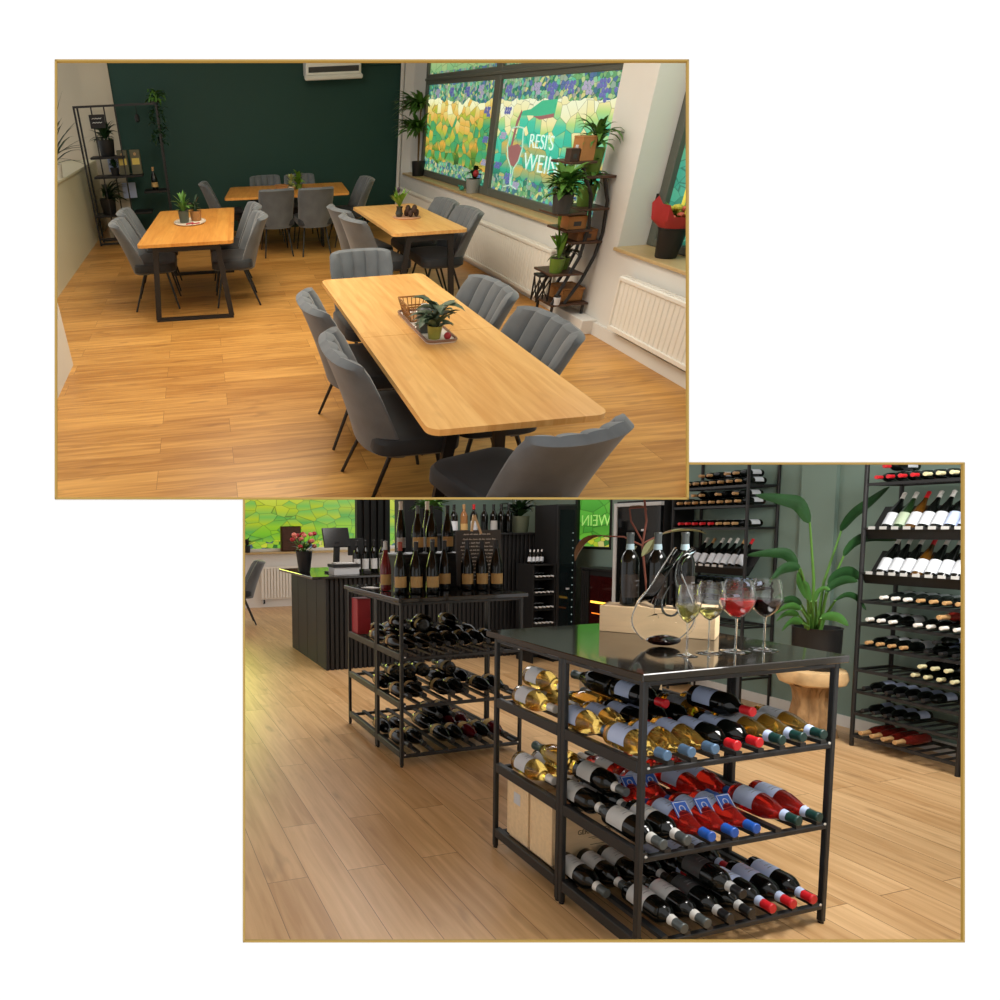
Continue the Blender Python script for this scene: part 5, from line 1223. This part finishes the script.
# ------------------------------------------------------------------ dining room: black shelf frame with plants by the green wall
FY = 12.25
t = thing('metal_shelf', M1 @ T(-1.80, FY, 0), 'tall black metal frame shelf with plants, gift boxes and a bottle at the green wall', 'shelf')
def fb(name, bars_, m=BLACK, w_=0.028):
    b = MB()
    for a, c in bars_: b.bar(a, c, w_)
    return part(name, b, m, t, False)
for x in (0.0, 1.22):
    for y in (0, 0.36): fb('post', [((x, y, 0), (x, y, 1.87))])
fb('top_rail', [((-0.014, 0, 1.87), (1.234, 0, 1.87)), ((-0.014, 0.36, 1.87), (1.234, 0.36, 1.87)), ((0, 0, 1.87), (0, 0.36, 1.87)), ((1.22, 0, 1.87), (1.22, 0.36, 1.87))])
fb('inner_post', [((0.25, 0.0, 0.1), (0.25, 0.0, 1.86))], w_=0.02); fb('inner_post', [((0.40, 0.36, 0.42), (0.40, 0.36, 1.86))], w_=0.02); fb('inner_post', [((0.60, 0.0, 0.10), (0.60, 0.0, 1.86))], w_=0.02)
fb('bottom_rail', [((0, 0, 0.10), (0.62, 0, 0.10)), ((0, 0.36, 0.03), (1.22, 0.36, 0.03)), ((0, 0, 0.03), (1.22, 0, 0.03))])
for nm, x0, x1, z in (('shelf_board', 0.10, 0.62, 1.235), ('shelf_board', 0.10, 0.86, 0.975), ('shelf_board', 0.84, 1.20, 0.745), ('shelf_board', 0.0, 0.55, 0.44), ('shelf_board', 0.62, 0.92, 0.46)):
    b = MB(); b.cbox(x0, x1, -0.01, 0.37, z - 0.03, z, 0.003); part(nm, b, BLACKMATT, t, False)
b = MB(); b.tube([(0.90, 0.18, 1.86), (0.90, 0.18, 1.74)], 0.005, 6); b.lathe([(0, 0), (0.035, 0.02), (0.04, 0.07), (0.02, 0.11), (0, 0.11)], 14, T(0.90, 0.18, 1.64)); part('hanging_lamp', b, BLACKMATT, t)
bx = -1.80
bush('potted_plant', M1 @ T(bx + 0.36, FY + 0.17, 1.2355), 'dark bushy plant in a black pot on the highest board of the black frame shelf', POTK, 0.13, 0.21, 44, 0.24, 0.07, LEAFD, 1.2, 21, 0.8)
bush('potted_plant', M1 @ T(bx + 0.22, FY + 0.17, 0.4405), 'spiky dark plant in a black pot on the low board of the black frame shelf', POTK, 0.13, 0.22, 70, 0.36, 0.045, LEAFD, 0.8, 22, 0.9, arc=(-110, 110))
bush('potted_plant', M1 @ T(bx + 0.42, FY + 0.17, 0.9755), 'small dark succulent on the middle board of the black frame shelf', POTK, 0.07, 0.10, 26, 0.12, 0.05, LEAFD, 1.2, 23, 0.4)
tp = bush('trailing_plant', M1 @ T(bx + 1.22, FY + 0.17, 1.885), 'green trailing plant hanging from the corner of the black frame shelf', POTK, 0.09, 0.02, 40, 0.20, 0.06, LEAFG, 0.5, 24, 1.6)
b = MB(); rr = random.Random(5)
for k in range(6):
    a = rr.uniform(0, 6.28); x, y = 0.10 * math.cos(a), -0.10 + 0.05 * math.sin(a); z = -0.05
    for q in range(14): b.leaf((x + rr.uniform(-.03, .03), y, z - q * 0.045 * rr.uniform(.6, 1)), (rr.uniform(-1, 1), rr.uniform(-1, .2), -0.2), 0.09, 0.04, 0.8, 4)
part('trailing_stems', b, LEAFD, tp)
for k, x in enumerate((0.50, 0.70)):
    g = thing('gift_box', M1 @ T(bx + x, FY + 0.10, 0.977), f'tall olive bottle gift box with yellow label, {["nearer the plants", "nearer the hanging lamp"][k]}, on the frame shelf', 'gift box', 'olive gift boxes')
    b = MB(); b.cbox(0, 0.155, 0, 0.12, 0, 0.325, 0.003); part('box_body', b, mat('olive_box', (92, 90, 70), 0.6), g, False); b = MB(); b.box(0.02, 0.135, -0.002, 0, 0.13, 0.215); part('label', b, mat('yellow_label', (206, 184, 92), 0.6), g, False)
    b = MB(); b.lathe([(0, 0), (0.022, 0), (0.022, 0.002), (0, 0.002)], 12, T(0.078, 0, 0.27) @ RX(90)); part('seal', b, CAPT, g, False)
STYLE['frame'] = ('burgundy', GLASSD, PAPERT, CAPT, None, 20)
bottle(M1 @ T(bx + 1.02, FY + 0.15, 0.7455) @ RZ(180) @ Matrix.Diagonal((1.15, 1.15, 0.9, 1)), 'frame', 'single dark tan-capped bottle on the low right board of the black frame shelf', None)
g = thing('shelf_sign', M1 @ T(bx + 0.20, FY - 0.02, 1.60), 'small black sign with white writing hanging in the black frame shelf', 'sign')
b = MB(); b.cbox(0, 0.23, -0.012, 0, 0, 0.17, 0.004); part('board', b, BLACKMATT, g, False)
b = MB(); rr = random.Random(8)
for q in range(2):
    b.tube([(0.04 + 0.02 * i, -0.014, 0.115 - q * 0.05 + (0.012 if i % 2 else 0)) for i in range(8)], 0.003, 4)
part('writing', b, CHALK, g, False)
for k, (x, z) in enumerate(((0.30, 1.0), (0.46, 0.62))):
    g = thing('paper_sheet', M1 @ T(bx + x, 12.72, z), f'pale sheet standing behind the frame shelf plants, {["upper", "lower"][k]} one', 'paper')
    b = MB(); b.cbox(0, 0.22, 0, 0.006, 0, 0.22, 0.001); part('sheet', b, PAPERB, g, False)
# tall grass on the half wall
bush('potted_grass', M1 @ T(-2.02, 10.75, 1.0955), 'tall grassy plant standing on the cream half wall', mat('white_pot', (206, 204, 196), 0.5), 0.13, 0.16, 70, 0.78, 0.04, LEAFD, 3.0, 31, 0.5)
# air conditioner
g = thing('air_conditioner', M1 @ T(1.76, 12.60, 2.06), 'white wall air conditioner high on the dark green wall', 'air conditioner')
b = MB(); b.cbox(0.02, 0.90, 0.03, 0.349, 0.06, 0.42, 0.02); part('housing', b, RADIATOR, g, False); b = MB(); b.cbox(0.0, 0.92, 0.0, 0.12, 0.0, 0.06, 0.015, RX(14)); part('air_flap', b, RADIATOR, g, False)
b = MB(); b.cbox(0.06, 0.86, 0.02, 0.03, 0.10, 0.17, 0.004); part('outlet_slot', b, PAPERD, g, False)
b = MB(); b.cbox(0.92, 1.66, 0.31, 0.345, 0.165, 0.20, 0.004); part('cable_duct', b, GREENWALL, g, False)

# ------------------------------------------------------------------ dining room: half-moon shelf by the window
QX, QY_ = 3.10, 5.93
t = thing('half_moon_shelf', M1 @ T(QX, QY_, 0), 'half-moon black metal plant shelf with staggered dark boards between the windows', 'plant stand')
for dy in (0.0, 0.34):
    b = MB(); b.tube([(0.03, dy, 1.30), (0.15, dy, 1.10), (0.19, dy, 0.86), (0.16, dy, 0.62), (0.06, dy, 0.40), (-0.02, dy, 0.23)], 0.016, 8); part('curved_tube', b, BLACK, t)
    b = MB(); b.tube([(0.24, dy, 1.22), (0.31, dy, 1.05), (0.33, dy, 0.80), (0.30, dy, 0.62), (0.22, dy, 0.42), (0.10, dy, 0.23)], 0.016, 8); part('curved_tube', b, BLACK, t)
for x in (0.0, 0.30):
    for dy in (0.02, 0.32):
        b = MB(); b.tube([(x, dy, 0), (x, dy, 0.21)], 0.014, 8); part('leg', b, BLACK, t)
for x0, x1, z in ((-0.09, 0.14, 1.345), (0.07, 0.335, 1.235), (0.06, 0.335, 1.0), (-0.02, 0.22, 0.84), (0.04, 0.335, 0.745), (-0.08, 0.22, 0.49), (-0.03, 0.33, 0.23), (-0.02, 0.33, 0.05)):
    b = MB(); b.cbox(x0, x1, -0.02, 0.36, z - 0.018, z, 0.003); part('shelf_board', b, WALNUT, t, False)
def atq(x, z, y=0.15): return M1 @ T(QX + x, QY_ + y, z)
bush('potted_plant', atq(0.185, 1.2355), 'arching long-leaved plant in an olive pot on the second half-moon board', POTG, 0.085, 0.19, 46, 0.24, 0.05, LEAFG, 1.1, 41, 1.5, arc=(130, 340))
bush('potted_plant', M1 @ T(2.95, 5.82, 0.995), 'bushy split-leaf plant in a dark grey pot before the stained glass', mat('slate_pot', (58, 60, 62), 0.5), 0.085, 0.14, 90, 0.20, 0.07, LEAFG, 1.0, 42, 1.0)
b = MB(); b.cbox(-0.20, 0.06, -0.16, 0.20, 0.978, 0.994, 0.003); part('shelf_board', b, WALNUT, t, False)
bush('potted_plant', atq(0.19, 1.0005), 'leafy plant in an olive square pot on the third half-moon board', POTG, 0.08, 0.16, 26, 0.18, 0.06, LEAFG, 1.1, 43, 1.2)
bush('potted_plant', atq(0.09, 0.8405, 0.25), 'low green plant in an olive bowl behind the kraft box', POTG, 0.07, 0.08, 24, 0.12, 0.05, LEAFG, 0.9, 44, 1.0)
bush('potted_plant', atq(0.0, 0.4905, 0.08), 'upright yellow-edged snake plant in an olive pot on the low half-moon board', POTG, 0.068, 0.12, 16, 0.24, 0.045, LEAFB, 3.4, 45, 0.15)
bush('potted_plant', atq(0.12, 0.4905, 0.2), 'dusky small plant in an olive pot beside the snake plant', POTG, 0.062, 0.10, 26, 0.17, 0.06, mat('dusky_green', (92, 96, 70), 0.6), 1.3, 46, 0.9)
def kbox(M, sx, sy, sz, label, m=CARD, window=False):
    g = thing('kraft_box', M, label, 'box'); b = MB(); b.cbox(0, sx, 0, sy, 0, sz - 0.012, 0.002); part('box_body', b, m, g, False); b = MB(); b.cbox(-0.002, sx + 0.002, -0.002, sy + 0.002, sz - 0.012, sz, 0.002); part('lid', b, m, g, False)
    b = MB(); b.box(-0.0035, -0.002, sy * 0.35, sy * 0.65, sz * 0.25, sz * 0.65) if window else b.box(sx * 0.3, sx * 0.7, -0.0035, -0.002, sz * 0.25, sz * 0.6); part('label', b, PAPERD if not window else PAPERW, g, False)
kbox(atq(0.0, 1.3455, 0.02), 0.12, 0.16, 0.17, 'tall kraft gift box on the highest half-moon board', window=True)
kbox(atq(-0.085, 1.3455, 0.02), 0.075, 0.1, 0.09, 'small framed card box beside the tall kraft box', mat('dark_brown_box', (66, 48, 38), 0.6))
kbox(atq(0.01, 0.8405, 0.03), 0.17, 0.14, 0.10, 'kraft box with dark print on the fourth half-moon board')
kbox(atq(0.12, 0.7455, 0.03), 0.18, 0.18, 0.085, 'plain brown box on the board below the printed kraft box', mat('brown_box', (140, 92, 52), 0.7))
g = thing('wicker_basket', atq(0.08, 0.2305, 0.045), 'low brown wicker basket on the bottom half-moon board', 'basket'); b = MB(); b.cbox(0, 0.22, 0, 0.26, 0, 0.11, 0.012); part('basket_body', b, WICKER, g, False); b = MB(); b.tube([(0, 0, 0.11), (0.22, 0, 0.11), (0.22, 0.26, 0.11), (0, 0.26, 0.11), (0, 0, 0.11)], 0.010, 6); part('rim', b, WICKER, g)
g = thing('metal_lantern', atq(-0.12, 0.2305, 0.12), 'black lattice lantern standing on the base of the half-moon shelf', 'lantern')
b = MB()
for x in (0, 0.11):
    for y in (0, 0.11): b.bar((x, y, 0), (x, y, 0.22), 0.012)
b.bar((0, 0, 0.01), (0.11, 0.0, 0.2), 0.01); b.bar((0.11, 0, 0.01), (0.0, 0.0, 0.2), 0.01); b.bar((0, 0, 0.01), (0, 0.11, 0.2), 0.01); b.bar((0, 0.11, 0.01), (0, 0, 0.2), 0.01)
part('cage', b, BLACK, g, False); b = MB(); b.cbox(-0.01, 0.12, -0.01, 0.12, 0.215, 0.235, 0.003); part('lid', b, BLACK, g, False)
g = thing('white_jar', atq(0.02, 0.2305, -0.005), 'small white jar beside the wicker basket', 'jar'); b = MB(); b.lathe([(0, 0), (0.03, 0), (0.032, 0.06), (0.028, 0.065), (0, 0.065)], 16); part('jar_body', b, PAPERW, g); b = MB(); b.lathe([(0, 0.0655), (0.03, 0.0655), (0.03, 0.08), (0, 0.08)], 16); part('lid', b, BLACK, g)

# ------------------------------------------------------------------ dining room: sills
bush('potted_plant', M1 @ T(3.48, 11.95, 0.7655), 'two-headed dracaena in a black pot at the far end of the sill', POTK, 0.11, 0.20, 200, 0.44, 0.07, LEAFG, 0.8, 51, 0.9, 0.68, stems=2, arc=(70, 280))
g = bush('potted_plant', M1 @ T(3.51, 9.45, 0.7655), 'grey pot with a small red flower on the sill at the window post', POTGREY, 0.10, 0.16, 26, 0.11, 0.06, LEAFD, 1.4, 52, 0.9)
b = MB(); b.ball((0.0, -0.05, 0.22), 0.04, 6); part('blossom', b, RED, g)
g = thing('teal_ornament', M1 @ T(3.46, 9.75, 0.7655), 'little teal glass ornament lying beside the grey flower pot', 'ornament'); b = MB(); b.ball((0, 0, 0.03), 0.03, 6, (1, 2.4, 1)); part('body', b, mat('teal_ornament_glass', (80, 190, 170), 0.1, trans=0.5), g); b = MB(); b.tube([(0, 0.06, 0.03), (0, 0.12, 0.05)], 0.01, 6); part('tip', b, mat('teal_ornament_glass', (80, 190, 170), 0.1), g)
g = thing('flower_bucket', M1 @ T(3.545, 5.14, 0.7385), 'black bucket of yellow and pink flowers wrapped in red paper on the near sill', 'bouquet')
b = MB(); b.lathe([(0, 0), (0.075, 0), (0.08, 0.01), (0.105, 0.20), (0.112, 0.205), (0.112, 0.215), (0.095, 0.215), (0.09, 0.18), (0, 0.18)], 28); part('bucket', b, POTK, g)
b = MB(); n = 28; vs = []; fs = []; rr = random.Random(2)
for i, (r, z) in enumerate(((0.085, 0.19), (0.12, 0.225), (0.165, 0.27), (0.185, 0.30))):
    for k in range(n): q = r * (1 + (0.10 * math.sin(7 * 2 * PI * k / n) if i > 1 else 0.02)); vs.append((q * math.cos(2 * PI * k / n), q * math.sin(2 * PI * k / n), z + (0.05 if k % 7 == 0 and i == 3 else 0) + (0.08 if i == 3 and 10 <= k <= 17 else 0)))
for i in range(3):
    for k in range(n): fs.append((i * n + k, i * n + (k + 1) % n, (i + 1) * n + (k + 1) % n, (i + 1) * n + k))
b.add(vs, fs); part('paper_wrap', b, RED, g)
b = MB()
for k in range(40): a = rr.uniform(0, 6.28); b.leaf((0, 0, 0.22), (math.cos(a), math.sin(a), rr.uniform(.5, 2)), rr.uniform(.12, .2), 0.05, 0.6, 4)
part('foliage', b, LEAFB, g)
for k in range(22):
    a = rr.uniform(0, 6.28); q = 0.135 * math.sqrt(rr.random()); b = MB(); b.ball((q * math.cos(a), q * math.sin(a), 0.345 + rr.uniform(-.03, .03) - q * 0.3), 0.030, 5, (1, 1, 0.7)); part('blossom', b, mat('coral_petal', (210, 104, 84), 0.6) if k % 6 == 0 else YELLOWP, g)

# ------------------------------------------------------------------ dining room: things on the tables
def on(tx, ty, z=0.7505): return M1 @ T(tx, ty, z)
g = thing('serving_tray', on(1.20, 3.77), 'oblong pale tray on the foreground table holding basket and plants', 'tray')
b = MB(); b.prism(rrect(-0.085, 0.085, -0.33, 0.33, 0.035), 0, 0.008); part('tray_base', b, mat('tray_liner', (226, 216, 206), 0.4), g, True)
b = MB(); pl = [(x, y, 0.014) for x, y in rrect(-0.085, 0.085, -0.33, 0.33, 0.035)]; b.tube(pl + [pl[0]], 0.007, 6); part('rim', b, mat('rose_brown_rim', (138, 104, 84), 0.4), g)
g = thing('wire_basket', on(1.19, 3.94, 0.759), 'square brown wire basket at the far end of the oblong tray', 'basket')
b = MB()
for z, q in ((0.0, 0.055), (0.045, 0.068), (0.09, 0.082)):
    b.tube([(-q, -q * 1.5, z + .004), (q, -q * 1.5, z + .004), (q, q * 1.5, z + .004), (-q, q * 1.5, z + .004), (-q, -q * 1.5, z + .004)], 0.005, 6)
part('hoop', b, WICKER, g)
b = MB()
for k in range(-3, 4):
    f = k / 3
    for sy in (-1, 1): b.tube([(f * 0.055, sy * 0.0825, 0.004), (f * 0.082, sy * 0.123, 0.094)], 0.003, 5)
    for sx in (-1, 1): b.tube([(sx * 0.055, f * 0.0825, 0.004), (sx * 0.082, f * 0.123, 0.094)], 0.003, 5)
part('wire_side', b, WICKER, g); b = MB(); b.cbox(-0.05, 0.05, -0.075, 0.075, 0.0, 0.008, 0.002); part('base', b, WICKER, g, False)
bush('potted_plant', on(1.175, 3.52, 0.759), 'grey-green leafy plant in a mottled round pot on the oblong tray', mat('mottled_pot', (150, 150, 70), 0.3, noise=0.5, nscale=12), 0.042, 0.07, 34, 0.16, 0.065, mat('grey_green_leaf', (78, 98, 74), 0.5, noise=0.4, nscale=20), 0.9, 61, 0.9)
g = thing('grey_vase', on(1.155, 3.66, 0.759), 'dark grey angular candle holder behind the mottled pot', 'candle holder'); b = MB(); b.prism(rrect(-0.035, 0.035, -0.04, 0.04, 0.012), 0, 0.12); part('holder', b, mat('dark_grey_ceramic', (84, 88, 86), 0.5), g, True); b = MB(); b.lathe([(0, 0.1205), (0.024, 0.1205), (0.024, 0.145), (0, 0.147)], 14); part('candle', b, PAPERG, g)
g = thing('rose_blossom', on(1.235, 3.475, 0.759), 'small dark red rosehip at the near corner of the oblong tray', 'rosehip'); b = MB(); b.ball((0, 0, 0.02), 0.02, 8); part('fruit', b, RED, g); b = MB(); b.leaf((0, 0, 0.036), (0.4, -0.2, 1), 0.03, 0.015, 0.3, 4); part('leaf', b, LEAFD, g)
g = thing('round_tray', on(-0.20, 8.50), 'round white tray on the table by the half wall', 'tray'); b = MB(); b.lathe([(0, 0), (0.17, 0), (0.185, 0.012), (0.178, 0.013), (0.165, 0.006), (0, 0.006)], 36, Matrix.Diagonal((1, 1.6, 1, 1))); part('plate', b, mat('white_ceramic', (226, 214, 196), 0.35), g); b = MB(); b.tube([(0.182 * math.cos(a * PI / 12), 0.291 * math.sin(a * PI / 12), 0.012) for a in range(25)], 0.004, 5); part('rim', b, TRAY, g)
bush('potted_plant', on(-0.26, 8.47, 0.757), 'upright green plant in a grey-green pot on the round white tray', mat('grey_green_pot', (70, 78, 68), 0.4), 0.062, 0.12, 40, 0.13, 0.035, LEAFG, 2.0, 62, 0.6)
bush('potted_plant', on(-0.125, 8.58, 0.757), 'small plant in a woven brown pot on the round white tray', WICKER, 0.07, 0.10, 18, 0.09, 0.04, LEAFD, 1.2, 63, 0.6)
g = thing('red_ribbon', on(-0.17, 8.27, 0.757), 'dark red ribbon lying at the front edge of the round tray', 'ribbon'); b = MB(); b.tube([(-0.07, 0, 0.008), (-0.02, 0.03, 0.012), (0.03, 0.0, 0.008), (0.08, 0.04, 0.010)], 0.007, 6); part('ribbon', b, RED, g); b = MB(); b.ball((0.0, 0.01, 0.014), 0.013, 5); part('knot', b, RED, g)
g = thing('slate_tray', on(2.19, 7.86), 'pinkish oval tray on the tulip table', 'tray'); b = MB(); b.lathe([(0, 0), (0.145, 0), (0.15, 0.008), (0, 0.008)], 30, Matrix.Diagonal((1, 1.2, 1, 1))); part('plate', b, mat('blush_tray', (208, 160, 128), 0.4), g)
g = thing('tulip_vase', on(2.11, 7.88, 0.759), 'small glass vase of green tulips on the pinkish oval tray', 'vase'); b = MB(); b.lathe([(0, 0), (0.03, 0), (0.042, 0.03), (0.03, 0.075), (0.036, 0.10), (0, 0.10)], 18); part('vase', b, mat('smoky_vase', (70, 74, 70), 0.1, trans=0.5), g)
b = MB(); rr = random.Random(6)
for k in range(22): a = rr.uniform(0, 6.28); b.leaf((0, 0, 0.09), (math.cos(a), math.sin(a), rr.uniform(1, 3.5)), rr.uniform(.12, .22), 0.035, 0.5, 5)
part('foliage', b, LEAFB, g); b = MB(); b.ball((-0.03, -0.04, 0.26), 0.018, 5, (1, 1, 1.6)); part('tulip_bud', b, mat('dark_bud', (60, 40, 60), 0.5), g)
g = thing('pine_cone_bowl', on(2.245, 7.86, 0.759), 'dark wreath-like cluster of cones beside the tulip vase', 'ornament'); rr = random.Random(7)
for k in range(9):
    a = 2 * PI * k / 9; b = MB(); b.ball((0.055 * math.cos(a), 0.07 * math.sin(a), 0.035 + 0.035 * (k % 2)), 0.03, 5, (1, 1, 1.2)); part('cone', b, mat('cone_brown', (64, 46, 38), 0.8, noise=0.6, nscale=60), g)
g = thing('square_basket', on(1.15, 11.15), 'brown woven box on the table by the green wall', 'basket'); b = MB(); b.cbox(-0.075, 0.075, -0.1, 0.1, 0, 0.07, 0.006); part('basket_body', b, WICKER, g, False); b = MB(); b.tube([(-.077, -.102, .07), (.077, -.102, .07), (.077, .102, .07), (-.077, .102, .07), (-.077, -.102, .07)], 0.006, 6); part('rim', b, WICKER, g)
bush('potted_plant', on(1.30, 11.15), 'pale succulent in a small white pot on the green-wall table', mat('white_small_pot', (214, 208, 190), 0.4), 0.05, 0.05, 26, 0.10, 0.05, mat('pale_leaf', (160, 172, 110), 0.5), 1.2, 64, 0.5)
bush('potted_plant', on(1.43, 11.25), 'bright green plant beside the pale succulent on the green-wall table', POTG, 0.055, 0.06, 40, 0.14, 0.05, LEAFB, 1.2, 65, 0.8)
